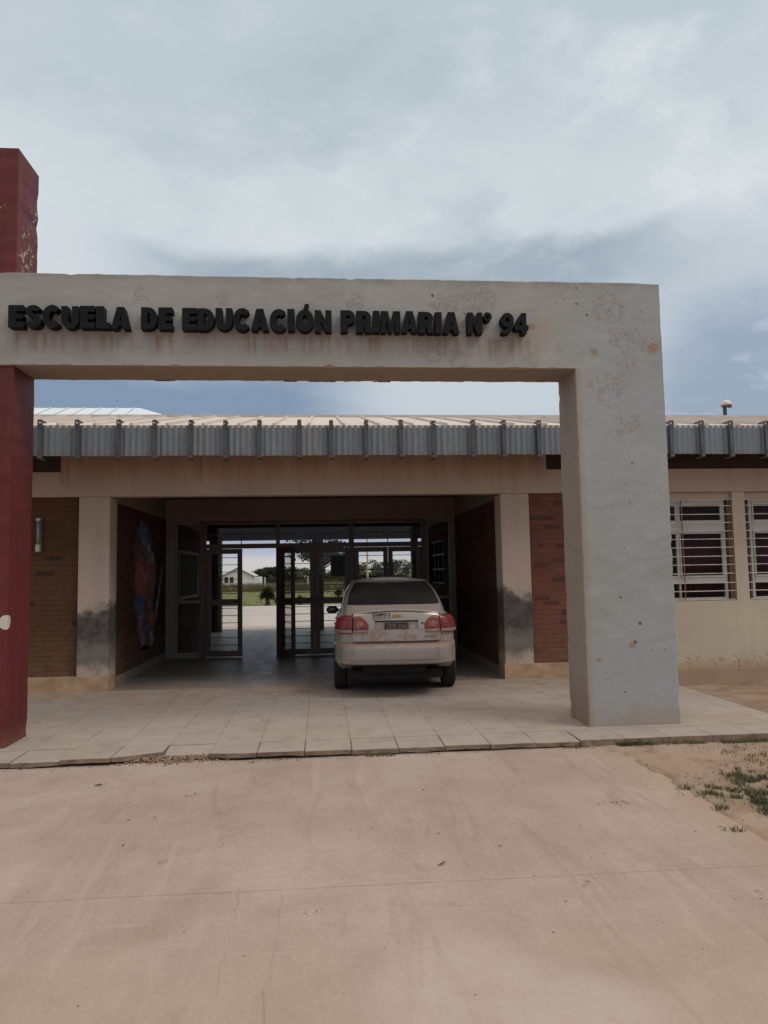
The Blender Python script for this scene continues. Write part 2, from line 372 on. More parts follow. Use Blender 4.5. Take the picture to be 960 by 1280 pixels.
# --- ground materials
def mk_drive():
    m, t = newmat('dusty_concrete'); v = t.obco(); x, y, z = t.sep(v)
    big = t.noise(v, .45, 5, .6); mid = t.noise(v, 2.6, 7, .66); fine = t.noise(v, 40, 5, .7); f2 = t.noise(v, 220, 3, .6)
    b = t.mix(t.sm(big, .32, .68), (.325, .248, .200), (.402, .320, .264))
    b = t.mix(t.sm(mid, .42, .72, 0, .45), b, (.27, .20, .158))
    b = t.mix(t.sm(fine, .48, .75, 0, .28), b, (.22, .145, .108))
    # scuffed tyre arcs and sweep marks
    arc = t.noise(t.map(v, (5.5, .55, 1), (0, 0, 0), (0, 0, R(7))), 1, 6, .65, 1.2)
    b = t.mix(t.sm(arc, .53, .70, 0, .36), b, (.44, .35, .29))
    arc2 = t.noise(t.map(v, (4.5, .5, 1), (7, 3, 0), (0, 0, R(-32))), 1, 6, .65, 1.5)
    b = t.mix(t.sm(arc2, .54, .70, 0, .36), b, (.245, .165, .125))
    sw = t.noise(t.map(v, (1.6, 9, 1), (2, 8, 0), (0, 0, R(-18))), 1, 7, .7, 1.8)
    b = t.mix(t.sm(sw, .56, .72, 0, .45), b, (.43, .345, .285))
    grit = t.voro(v, 130, 'F1', 1, 'Color')
    b = t.mix(t.m('MULTIPLY', t.m('GREATER_THAN', t.sep(grit)[0], .88), .2), b, (.20, .145, .11))
    b = t.mix(t.m('MULTIPLY', t.m('GREATER_THAN', t.sep(grit)[1], .9), .16), b, (.52, .43, .36))
    b = t.mix(t.sm(t.noise(v, 1.15, 8, .72, .6), .52, .66, 0, .38), b, (.28, .195, .15))
    # redder earth dragged over the near part
    b = t.mix(t.m('MULTIPLY', t.sm(t.m('ADD', y, mid), 4.2, 2.9), .4), b, (.37, .262, .205))
    ed = t.sm(t.m('ADD', x, t.m('MULTIPLY', mid, .5)), 2.35, 2.85)
    b = t.mix(t.m('MULTIPLY', ed, .6), b, (.34, .23, .155))
    ln = lambda e, w: t.sm(t.m('ABSOLUTE', e), w, w*.3)
    wob = t.m('MULTIPLY', t.m('SUBTRACT', t.noise(v, 3.2, 5, .6), .5), .10)
    jt = ln(t.m('SUBTRACT', t.m('ADD', y, t.m('MULTIPLY', wob, .12)), t.m('ADD', 3.755, t.m('MULTIPLY', x, -.012))), .007)
    c1 = ln(t.m('ADD', x, t.m('ADD', .225, wob)), .006); c2 = ln(t.m('ADD', x, t.m('ADD', .41, t.m('MULTIPLY', wob, 1.6))), .005)
    c1 = t.m('MULTIPLY', t.m('MAXIMUM', c1, c2), t.sm(y, 4.6, 3.9)); 
    c3 = ln(t.m('ADD', t.m('ADD', x, t.m('MULTIPLY', y, -.02)), t.m('ADD', -.38, t.m('ADD', t.m('MULTIPLY', wob, 2), t.m('MULTIPLY', t.m('SUBTRACT', y, 4), .62)))), .005)
    c3 = t.m('MULTIPLY', c3, t.sm(y, 4.8, 4.0))
    cr = t.m('MAXIMUM', t.m('MULTIPLY', jt, t.sm(mid, .3, .5, .45, 1)), t.m('MULTIPLY', t.m('MAXIMUM', c1, c3), t.sm(mid, .4, .58, .05, .75)))
    b = t.mix(t.m('MULTIPLY', cr, .34), b, (.17, .115, .085))
    sp = t.m('MULTIPLY', t.sm(t.voro(v, 2.3), .10, .04), t.m('GREATER_THAN', t.sep(t.voro(v, 2.3, out='Color'))[0], .62))
    b = t.mix(t.m('MULTIPLY', sp, t.sm(fine, .4, .6, .1, .7)), b, (.17, .115, .085))
    pale = t.blobs(v, [(.55, 2.75, -.08, .5), (.9, 2.6, -.08, .4)])
    b = t.mix(t.m('MULTIPLY', pale, t.sm(mid, .3, .6, .1, .5)), b, (.46, .40, .36))
    h = t.m('ADD', t.m('ADD', t.m('MULTIPLY', mid, .5), t.m('MULTIPLY', fine, .35)), t.m('SUBTRACT', t.m('MULTIPLY', f2, .12), t.m('MULTIPLY', cr, .8)))
    t.out(b, .92, t.bump(h, .35, .01), spec=.15)
    return m
M['drive'] = mk_drive()

def mk_tiles(name, ca, cb, joint, rough, x0=.24, pitch=.399, y0=6.3, py=.399, grime=.5, hall=False):
    m, t = newmat(name); v = t.obco(); x, y, z = t.sep(v)
    big = t.noise(v, .8, 5, .6); mid = t.noise(v, 4, 7, .66); fine = t.noise(v, 45, 5, .65)
    wob = t.m('MULTIPLY', t.m('SUBTRACT', t.noise(v, 7, 3), .5), .012)
    fx = t.m('DIVIDE', t.m('SUBTRACT', t.m('ADD', x, wob), x0), pitch); fy = t.m('DIVIDE', t.m('SUBTRACT', t.m('ADD', y, wob), y0), py)
    ex = t.m('ABSOLUTE', t.m('SUBTRACT', t.m('FRACT', fx), .5)); ey = t.m('ABSOLUTE', t.m('SUBTRACT', t.m('FRACT', fy), .5))
    jx = t.sm(ex, .478, .490); jy = t.m('MULTIPLY', t.sm(ey, .485, .493), .18)
    wn = t.n('ShaderNodeTexWhiteNoise', noise_dimensions='2D'); t.put(wn.inputs['Vector'], t.comb(t.m('FLOOR', fx), t.m('FLOOR', fy), 0))
    b = t.mix(t.sm(big, .3, .7), ca, cb)
    b = t.mix(t.m('MULTIPLY', wn.outputs[0], .30), b, tuple(c*.78 for c in ca))
    b = t.mix(t.sm(mid, .45, .72, 0, grime), b, tuple(c*.62 for c in ca))
    b = t.mix(t.sm(fine, .5, .75, 0, .25), b, tuple(c*.6 for c in ca))
    if not hall:
        gr = t.sm(big, .45, .6, 0, .35)
        b = t.mix(gr, b, (.285, .25, .222))
        # trampled earth towards the doorway
        b = t.mix(t.m('MULTIPLY', t.sm(t.m('ADD', y, t.m('MULTIPLY', mid, 1.4)), 9.5, 10.5), t.sm(mid, .35, .65, .2, .75)), b, (.27, .185, .135))
    jf = t.m('MULTIPLY', t.m('MAXIMUM', jx, jy), t.sm(mid, .35, .6, .3, 1))
    b = t.mix(t.m('MULTIPLY', jf, .5), b, joint)
    h = t.m('SUBTRACT', t.m('MULTIPLY', t.m('ADD', mid, t.m('MULTIPLY', fine, .3)), .3), t.m('MULTIPLY', jf, .8))
    t.out(b, t.lin(mid, .3, .7, rough-.08, rough+.1), t.bump(h, .12 if hall else .3, .008), spec=.3)
    return m
M['porch'] = mk_tiles('porch_tiles', (.345, .277, .230), (.40, .332, .282), (.19, .125, .088), .85)
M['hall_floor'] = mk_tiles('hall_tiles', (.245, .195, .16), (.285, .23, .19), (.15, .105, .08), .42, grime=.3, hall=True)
M['slab_edge'] = simple('broken_slab_edge', (.24, .165, .12), .95, 0, .35, 14, .5)
M['void'] = simple('hollow_under_slab', (.02, .014, .01), 1)

def mk_ground():
    m, t = newmat('bare_earth'); v = t.obco(); x, y, z = t.sep(v)
    big = t.noise(v, .5, 5, .6); mid = t.noise(v, 2.7, 7, .68); fine = t.noise(v, 32, 6, .7)
    b = t.mix(t.sm(big, .35, .65), (.285, .195, .135), (.36, .265, .195))
    b = t.mix(t.sm(mid, .45, .7, 0, .6), b, (.205, .125, .082))
    b = t.mix(t.sm(mid, .35, .2, 0, .5), b, (.39, .305, .235))
    b = t.mix(t.sm(fine, .5, .72, 0, .45), b, (.17, .105, .065))
    b = t.mix(t.sm(t.noise(v, 1.7, 8, .75, .8), .5, .62, 0, .6), b, (.22, .125, .078))
    soil = t.blobs(v, [(2.62,4.93,-.07,.3),(2.95,4.55,-.07,.42),(3.3,4.4,-.07,.6),(3.2,5.1,-.07,.45),(2.86,4.2,-.07,.25)])
    b = t.mix(t.m('MULTIPLY', soil, t.sm(mid, .35, .6, .1, .6)), b, (.15, .12, .065))
    far = t.sm(y, 30, 60)
    b = t.mix(far, b, (.16, .135, .07))
    t.out(b, .95, t.bump(t.m('ADD', mid, t.m('MULTIPLY', fine, .5)), .6, .03), spec=.1)
    return m
M['earth'] = mk_ground()
def mk_veg(name, a, b_, c, s1=.25, s2=4):
    m, t = newmat(name); v = t.obco()
    b = t.mix(t.sm(t.noise(v, s1, 4), .35, .65), a, b_)
    b = t.mix(t.sm(t.noise(v, s2, 5, .7), .45, .7, 0, .7), b, c)
    t.out(b, .9, t.bump(t.noise(v, s2*4, 4), .6, .05), spec=.1)
    return m
M['lawn'] = mk_veg('lawn_grass', (.155, .165, .06), (.19, .19, .085), (.12, .13, .05))
M['field'] = mk_veg('scrub_field', (.13, .12, .05), (.16, .125, .065), (.085, .085, .035), .05, .6)
M['patio'] = simple('patio_concrete', (.47, .42, .38), .85, 0, .1, 1.2, .1)

def mk_leaf(name, a, b_):
    m, t = newmat(name)
    oi = t.n('ShaderNodeNewGeometry')
    v = t.obco()
    r = oi.outputs['Random Per Island']
    b = t.mix(r, a, b_)
    b = t.mix(t.sm(t.noise(v, 1.1, 3), .4, .65, 0, .5), b, tuple(c*.55 for c in a))
    t.out(b, .75, None, spec=.2)
    return m
M['leaf_dark'] = mk_leaf('dark_leaf', (.018, .030, .013), (.045, .062, .028))
M['leaf_mid'] = mk_leaf('mid_leaf', (.035, .060, .018), (.075, .10, .035))
M['leaf_agave'] = mk_leaf('shrub_leaf', (.022, .038, .016), (.05, .068, .028))
M['grass'] = mk_leaf('grass_blade', (.082, .088, .042), (.20, .175, .095))
M['dry'] = mk_leaf('dry_stalk', (.15, .125, .065), (.23, .20, .115))
M['bark'] = simple('bark', (.08, .06, .045), .9, 0, .3, 8)
M['deadleaf'] = mk_leaf('dead_leaf', (.10, .062, .04), (.18, .125, .08))
M['rubble'] = simple('rubble', (.24, .155, .10), .95, 0, .4, 30, .4)

# ------------------------------------------------------------------ world
w = bpy.data.worlds.new('World'); scn.world = w; w.use_nodes = True
t = NT(w.node_tree)
SUN_EL, SUN_AZ = R(52), R(120)     # azimuth clockwise from +Y (behind and to the right of the camera)
sky = t.n('ShaderNodeTexSky', sky_type='NISHITA'); sky.sun_disc = False; sky.sun_elevation = SUN_EL; sky.sun_rotation = SUN_AZ
sky.altitude = 100; sky.air_density = 1; sky.dust_density = 2
d = t.gen(); dx, dy, dz = t.sep(d)
el = t.m('MULTIPLY', t.m('ARCSINE', dz), 57.2958); az = t.m('MULTIPLY', t.m('ARCTAN2', dx, dy), 57.2958)
zz = t.m('ADD', t.m('MAXIMUM', dz, 0), .16)
pl = t.comb(t.m('DIVIDE', dx, zz), t.m('DIVIDE', dy, zz), 0)
n1 = t.noise(pl, .9, 6, .55, .35); n2 = t.noise(pl, 2.6, 7, .6, .5); n3 = t.noise(t.map(pl, (1, 1, 1), (5, 2, 0)), .55, 4, .5)
wav = t.m('ADD', t.m('MULTIPLY', t.m('SUBTRACT', n1, .5), 13), t.m('MULTIPLY', t.m('SUBTRACT', n2, .5), 6))
ew = t.m('ADD', el, wav)
el_soft = t.m('ADD', el, t.m('MULTIPLY', wav, .35))
def ramp(t, f, stops):
    nd = t.n('ShaderNodeValToRGB'); t.put(nd.inputs[0], f); cr = nd.color_ramp; cr.interpolation = 'EASE'
    while len(cr.elements) < len(stops): cr.elements.new(.5)
    for e, (p, c) in zip(cr.elements, stops): e.position = p; e.color = (*c, 1)
    return nd.outputs[0]
def S(r, g, b):
    f = lambda c: ((c/255+.055)/1.055)**2.4 if c > 10 else c/3294.6
    return (f(r), f(g), f(b))
base = ramp(t, t.m('DIVIDE', el_soft, 60), [(0, S(200,196,196)), (.035, S(190,192,200)), (.10, S(186,196,208)), (.25, S(196,205,212)), (.36, S(205,212,217)), (.46, S(201,210,214)), (.60, S(186,198,204)), (.75, S(178,191,198))])
# left of the doorway axis the low sky is a slate-blue bank
band = t.m('MULTIPLY', t.sm(ew, 8.0, 11.0), t.sm(ew, 20.5, 14))
side = t.m('MAXIMUM', t.sm(t.m('ADD', az, t.m('MULTIPLY', wav, .8)), 7, -4, .05, 1.0), t.m('MULTIPLY', t.sm(t.m('ADD', az, wav), 21, 29), .72))
col = t.mix(t.m('MULTIPLY', band, side), base, S(126,145,169))
lowb = t.m('MULTIPLY', t.sm(el, 1.0, 1.8), t.sm(el, 4.2, 2.2))
col = t.mix(t.m('MULTIPLY', lowb, .6), col, S(150,163,194))
# grey shelf of cloud behind the top of the portal
ew2 = t.m('ADD', el, t.m('ADD', t.m('MULTIPLY', t.m('SUBTRACT', n2, .5), 5), t.m('MULTIPLY', t.m('SUBTRACT', n1, .5), 5)))
shelf = t.m('MULTIPLY', t.sm(ew2, 25.2, 23.3), t.sm(ew2, 16.5, 21.5))
shelf = t.m('MULTIPLY', t.m('MULTIPLY', shelf, t.sm(t.m('ADD', az, t.m('MULTIPLY', wav, .6)), -20, -8)), t.m('MULTIPLY', t.sm(n2, .25, .6, .75, 1), t.sm(az, 34, 20, .35, 1)))
col = t.mix(t.m('MULTIPLY', shelf, .85), col, S(143,160,174))
# mottled overcast above: ragged lighter sheets and greyer undersides at several sizes
wp = t.n('ShaderNodeVectorMath', operation='MULTIPLY_ADD'); t.put(wp.inputs[0], t.noise(pl, 2.2, 5, .6, col=True)); wp.inputs[1].default_value = (.32, .32, 0); t.put(wp.inputs[2], pl)
n4 = t.noise(t.map(wp.outputs[0], (1, 1, 1), (2.3, .7, 0), (0, 0, R(25))), 1.25, 9, .58); n5 = t.noise(t.map(wp.outputs[0], (1, 1, 1), (9, 4, 0), (0, 0, R(-20))), 2.9, 9, .60)
hi_el = t.sm(el, 19, 27)
col = t.mix(t.m('MULTIPLY', t.sm(n4, .48, .34), t.m('MULTIPLY', hi_el, .5)), col, S(163,177,186))
col = t.mix(t.m('MULTIPLY', t.sm(n4, .48, .66), t.m('MULTIPLY', hi_el, .5)), col, S(216,223,226))
col = t.mix(t.m('MULTIPLY', t.sm(n5, .50, .70), t.m('MULTIPLY', hi_el, t.sm(az, -22, 12, .12, .5))), col, S(228,233,235))
col = t.mix(t.m('MULTIPLY', t.sm(n5, .47, .32), t.m('MULTIPLY', hi_el, .3)), col, S(170,184,192))
col = t.mix(t.m('MULTIPLY', t.sm(n5, .50, .68), t.m('MULTIPLY', t.sm(el, 8, 12), t.m('MULTIPLY', t.sm(az, 12, 24), t.sm(el, 24, 17, 0, .55)))), col, S(196,206,218))
# brighter towards the zenith, as an overcast dome is
col = t.mix(t.sm(dz, .66, .9, 0, .9), col, S(216,207,200))
up = t.sm(dz, .62, .95, 1.0, 2.25)
cm = t.n('ShaderNodeVectorMath', operation='SCALE'); t.put(cm.inputs[0], col); t.put(cm.inputs['Scale'], t.m('MULTIPLY', up, 9.2))
final = t.mix(.965, sky.outputs[0], cm.outputs[0])
bg = t.n('ShaderNodeBackground'); t.put(bg.inputs[0], final); bg.inputs[1].default_value = .10
wo = t.n('ShaderNodeOutputWorld'); t.t.links.new(bg.outputs[0], wo.inputs[0])

sun = bpy.data.lights.new('sun', 'SUN'); sun.energy = .95; sun.angle = R(20); sun.color = (1, .95, .88)
so = bpy.data.objects.new('sun', sun); C.objects.link(so)
sd = Vector((math.sin(SUN_AZ)*math.cos(SUN_EL), math.cos(SUN_AZ)*math.cos(SUN_EL), math.sin(SUN_EL)))
so.rotation_euler = sd.to_track_quat('Z', 'Y').to_euler(); so.location = sd*50

# ------------------------------------------------------------------ camera
pi_, ro_, ya_ = R(4.643), R(-.998), R(4.967)
fw = Vector((math.sin(ya_)*math.cos(pi_), math.cos(ya_)*math.cos(pi_), math.sin(pi_)))
rt = Vector((math.cos(ya_), -math.sin(ya_), 0)); up_ = rt.cross(fw)
cx = rt*math.cos(ro_) + up_*math.sin(ro_); cy = -rt*math.sin(ro_) + up_*math.cos(ro_)
cam = bpy.data.cameras.new('camera'); co = bpy.data.objects.new('camera', cam); C.objects.link(co)
cam.sensor_fit = 'VERTICAL'; cam.sensor_height = 24; cam.lens = 12/(640/908.2)
cam.clip_start = .05; cam.clip_end = 5000
mt = Matrix((cx, cy, -fw)).transposed().to_4x4(); mt.translation = (0, 0, 1.5); co.matrix_world = mt
scn.camera = co

# ------------------------------------------------------------------ ground, driveway, porch
def spaced(lo, hi, near0, near1, step):
    a = []
    x = near0
    while x <= near1 + 1e-6: a.append(x); x += step
    g = step; x = near0
    left = []
    while x > lo: g *= 1.6; x -= g; left.append(max(x, lo))
    g = step; x = a[-1]; right = []
    while x < hi: g *= 1.6; x += g; right.append(min(x, hi))
    return left[::-1] + a + right
def ground_z(x, y):
    n = mnoise.fractal(Vector((x*1.1, y*1.1, .3)), 1, 2, 4)*.02 + mnoise.noise(Vector((x*.35, y*.35, 5)))*.02
    z = -.22
    if y < 40:
        edge = 2.44 + .16*mnoise.noise(Vector((x*.2, y*1.3, 2))) + .10*mnoise.noise(Vector((0, y*5, 9)))
        s = min(1, max(0, (x-edge+.10)/.12))
        top = -.052 - .11*min(1, max(0, (y-6.6)/3)) + n*(.25+.75*min(1, max(0, (x-2.7)/.6)))
        if y > 10.2: top = -.22
        z = -.22*(1-s) + top*s
    elif y > 62:
        z = -.22 - 1.2*min(1, (y-62)/60)
    return z
xs = spaced(-2500, 2500, 1.9, 8, .085); ys = spaced(-600, 3000, 1.2, 10.4, .085)
bm = bmesh.new(); gv = [[bm.verts.new((x, y, ground_z(x, y))) for x in xs] for y in ys]
for j in range(len(ys)-1):
    for i in range(len(xs)-1): bm.faces.new((gv[j][i], gv[j][i+1], gv[j+1][i+1], gv[j+1][i]))
tag(obj('ground', bm, M['earth'], smooth=True), kind='structure')
bm = bmesh.new()
n = 60; ny = 60
dv = [[bm.verts.new((-9+11.53*i/n, -8+14.44*j/ny, -.058 + .003*mnoise.noise(Vector((i*.3, j*.3, 0))))) for i in range(n+1)] for j in range(ny+1)]
for j in range(ny):
    for i in range(n): bm.faces.new((dv[j][i], dv[j][i+1], dv[j+1][i+1], dv[j+1][i]))
tag(obj('driveway', bm, M['drive'], smooth=True), kind='structure')

# porch: main slab plus the front row of cracked edge slabs
bm = bmesh.new()
box(bm, -9, 4.47, 6.7, 9.9, -.3, 0)
bm.faces.ensure_lookup_table()
porch = obj('porch', bm, M['porch']); tag(porch, kind='structure')
# front edge slabs
bm = bmesh.new(); hollow = bmesh.new()
rnd = random.Random(3)
for k in range(-23, 11):
    x0 = .24 + .399*k; x1 = min(x0 + .399, 4.47)
    solid = x0 > 2.2
    g = .003 if not solid else .001
    fr = [6.305 + rnd.uniform(-.004, .004) for _ in range(6)]
    dz = rnd.uniform(-.006, .004) if not solid else 0
    tilt = rnd.uniform(-.008, .002) if not solid else 0
    th = .036 if not solid else .22
    yb = 6.699
    if k == -5: fr = [6.315, 6.33, 6.36, 6.40, 6.43, 6.455]; dz = .002
    if k == -4: fr = [6.40, 6.395, 6.405, 6.385, 6.39, 6.38]; dz = -.012; tilt = -.03
    if k == -3: fr = [6.345, 6.33, 6.315, 6.31, 6.30, 6.305]
    N = 5
    top_f = []; bot_f = []
    for i in range(N+1):
        x = x0 + g + (x1-x0-2*g)*i/N
        zt = dz + tilt + rnd.uniform(-.001, .001)
        top_f.append(bm.verts.new((x, fr[i], zt))); bot_f.append(bm.verts.new((x, fr[i]+rnd.uniform(-.004, .012), zt-th+rnd.uniform(-.005, .003))))
    top_b = [bm.verts.new((x0+g+(x1-x0-2*g)*i/N, yb, dz*.3-.0015)) for i in range(N+1)]
    bot_b = [bm.verts.new((x0+g+(x1-x0-2*g)*i/N, yb, dz*.3-th)) for i in range(N+1)]
    for i in range(N):
        bm.faces.new((top_f[i], top_f[i+1], top_b[i+1], top_b[i])).material_index = 0
        bm.faces.new((top_f[i+1], top_f[i], bot_f[i], bot_f[i+1])).material_index = 1
        bm.faces.new((bot_f[i+1], bot_f[i], bot_b[i], bot_b[i+1])).material_index = 1
    bm.faces.new((top_f[0], top_b[0], bot_b[0], bot_f[0])).material_index = 1
    bm.faces.new((top_b[N], top_f[N], bot_f[N], bot_b[N])).material_index = 1
o = obj('edge_slabs', bm, [M['porch'], M['slab_edge']], porch)
box(hollow, -9, 2.24, 6.47, 6.698, -.3, -.06)
obj('slab_bed', hollow, M['void'], porch)
# hall floor and gallery floor, patio, lawn, field
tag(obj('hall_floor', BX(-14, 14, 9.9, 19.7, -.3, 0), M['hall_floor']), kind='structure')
tag(obj('patio', BX(-30, 30, 19.7, 34.4, -.3, -.02), M['patio']), kind='structure')
bm = bmesh.new(); lv = [[bm.verts.new((-60+2.4*i, 34.4+.8*j, -.05+.05*mnoise.noise(Vector((i*.4, j*.4, 1))))) for i in range(51)] for j in range(36)]
for j in range(35):
    for i in range(50): bm.faces.new((lv[j][i], lv[j][i+1], lv[j+1][i+1], lv[j+1][i]))
tag(obj('lawn', bm, M['lawn'], smooth=True), kind='structure')
bm = bmesh.new(); lv = []
for j, y in enumerate((62, 70, 80, 95, 125, 180, 300, 600, 2500)):
    lv.append([bm.verts.new((-1500+60*i, y, -.1-1.15*min(1, (y-62)/60))) for i in range(51)])
for j in range(len(lv)-1):
    for i in range(50): bm.faces.new((lv[j][i], lv[j][i+1], lv[j+1][i+1], lv[j+1][i]))
tag(obj('field', bm, M['field'], smooth=True), kind='structure')

# ------------------------------------------------------------------ concrete portal and red column
XP1, XP2, ZB, ZT, YB, YK = 2.497, 3.395, 3.444, 4.32, 6.80, 7.321
def jag(pts, step=.05, amp=.0025, chips=0, seed=1):
    r = random.Random(seed); out = []
    for (a, b) in zip(pts, pts[1:] + pts[:1]):
        L = math.dist(a, b); k = max(1, int(L/step))
        nx, nz = (b[1]-a[1])/L, -(b[0]-a[0])/L
        for i in range(k):
            f = i/k; q = 0 if i == 0 else r.gauss(0, amp)
            if i and r.random() < chips: q -= r.uniform(.006, .018)
            out.append((a[0]+(b[0]-a[0])*f - nx*(-q) if False else a[0]+(b[0]-a[0])*f + nx*q, a[1]+(b[1]-a[1])*f + nz*q))
    return out
outl = [(-5.2, ZB), (XP1, ZB), (XP1, -.12), (XP2, -.12), (XP2, ZT-.006), (XP2-.32, ZT+.004), (0, ZT), (-5.2, ZT)]
bm = bmesh.new()
def inset(poly, corners, d_):
    out = []; n_ = len(corners)
    segs = []
    for i in range(n_):
        a, b = Vector(corners[i]), Vector(corners[(i+1) % n_]); t1 = (b-a).normalized(); segs.append((a, t1, (b-a).length, Vector((-t1.y, t1.x))))
    for p in poly:
        p = Vector(p); mv = Vector((0, 0)); used = []
        for a, t1, L, nn in segs:
            u = (p-a).dot(t1)
            if -.02 <= u <= L+.02 and abs((p-a).dot(nn)) < .025 and all(abs(nn.dot(q)) < .9 for q in used): mv += nn*d_; used.append(nn)
        out.append(tuple(p+mv))
    return out
jo = jag(outl, .06, .0018, .04, 4); ji = inset(jo, outl, .007); js = jag(outl, .06, 0, 0, 4)
jo2 = jag(outl, .06, .002, .04, 14); ji2 = inset(jo2, outl, .007)
rings_ = [[bm.verts.new((x, y, z)) for x, z in P] for P, y in ((ji, YB), (jo, YB+.008), (js, YB+.03), (js, YK-.03), (jo2, YK-.008), (ji2, YK))]
for a, b in zip(rings_, rings_[1:]):
    for i in range(len(a)): bm.faces.new((a[i], b[i], b[(i+1) % len(a)], a[(i+1) % len(a)]))
from mathutils.geometry import tessellate_polygon
for tr in tessellate_polygon([[Vector((x, z, 0)) for x, z in ji]]):
    for rg_ in (rings_[0], rings_[-1]): bm.faces.new([rg_[q] for q in tr])
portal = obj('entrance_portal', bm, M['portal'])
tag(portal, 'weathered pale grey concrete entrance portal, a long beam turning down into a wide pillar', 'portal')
# ragged mortar lumps hanging off the back lower arris
rr = random.Random(5)
for (a, b) in ((-1.62, -1.45), (-.35, -.25), (-.1, .16), (.55, .72)):
    x = a; bm = bmesh.new()
    while x < b:
        s = rr.uniform(.010, .020)
        bmesh.ops.create_icosphere(bm, subdivisions=1, radius=s, matrix=Matrix.Translation((x, YK-.015, ZB-.004)) @ Matrix.Diagonal((1.6, .7, .5, 1)))
        x += s*rr.uniform(.9, 1.5)
    obj('mortar_lump', bm, M['slab_edge'], portal)

bm = bmesh.new(); rr = random.Random(9)
def rect_col(x0, x1, y0, y1, z0, z1, step, amp):
    rows = []
    nz = int((z1-z0)/step)
    for i in range(nz+1):
        z = z0 + (z1-z0)*i/nz
        j = lambda: rr.gauss(0, amp) if rr.random() > .05 else rr.gauss(0, amp*3)
        rows.append([bm.verts.new((x0+j(), y0+j(), z)), bm.verts.new((x1-abs(j()), y0+j(), z)), bm.verts.new((x1-abs(j()), y1-abs(j()), z)), bm.verts.new((x0+j(), y1+j(), z))])
    for a, b in zip(rows, rows[1:]):
        for k in range(4): bm.faces.new((a[k], a[(k+1) % 4], b[(k+1) % 4], b[k]))
    bm.faces.new(rows[0][::-1]); bm.faces.new(rows[-1])
rect_col(-3.75, -2.800, 6.815, 7.312, -.12, 5.535, .09, .0022)
o = obj('red_column', bm, M['red']); bevel(o, .008, 2, 50)
tag(o, 'tall dark red painted column with peeling paint, rising above the grey beam', 'column')

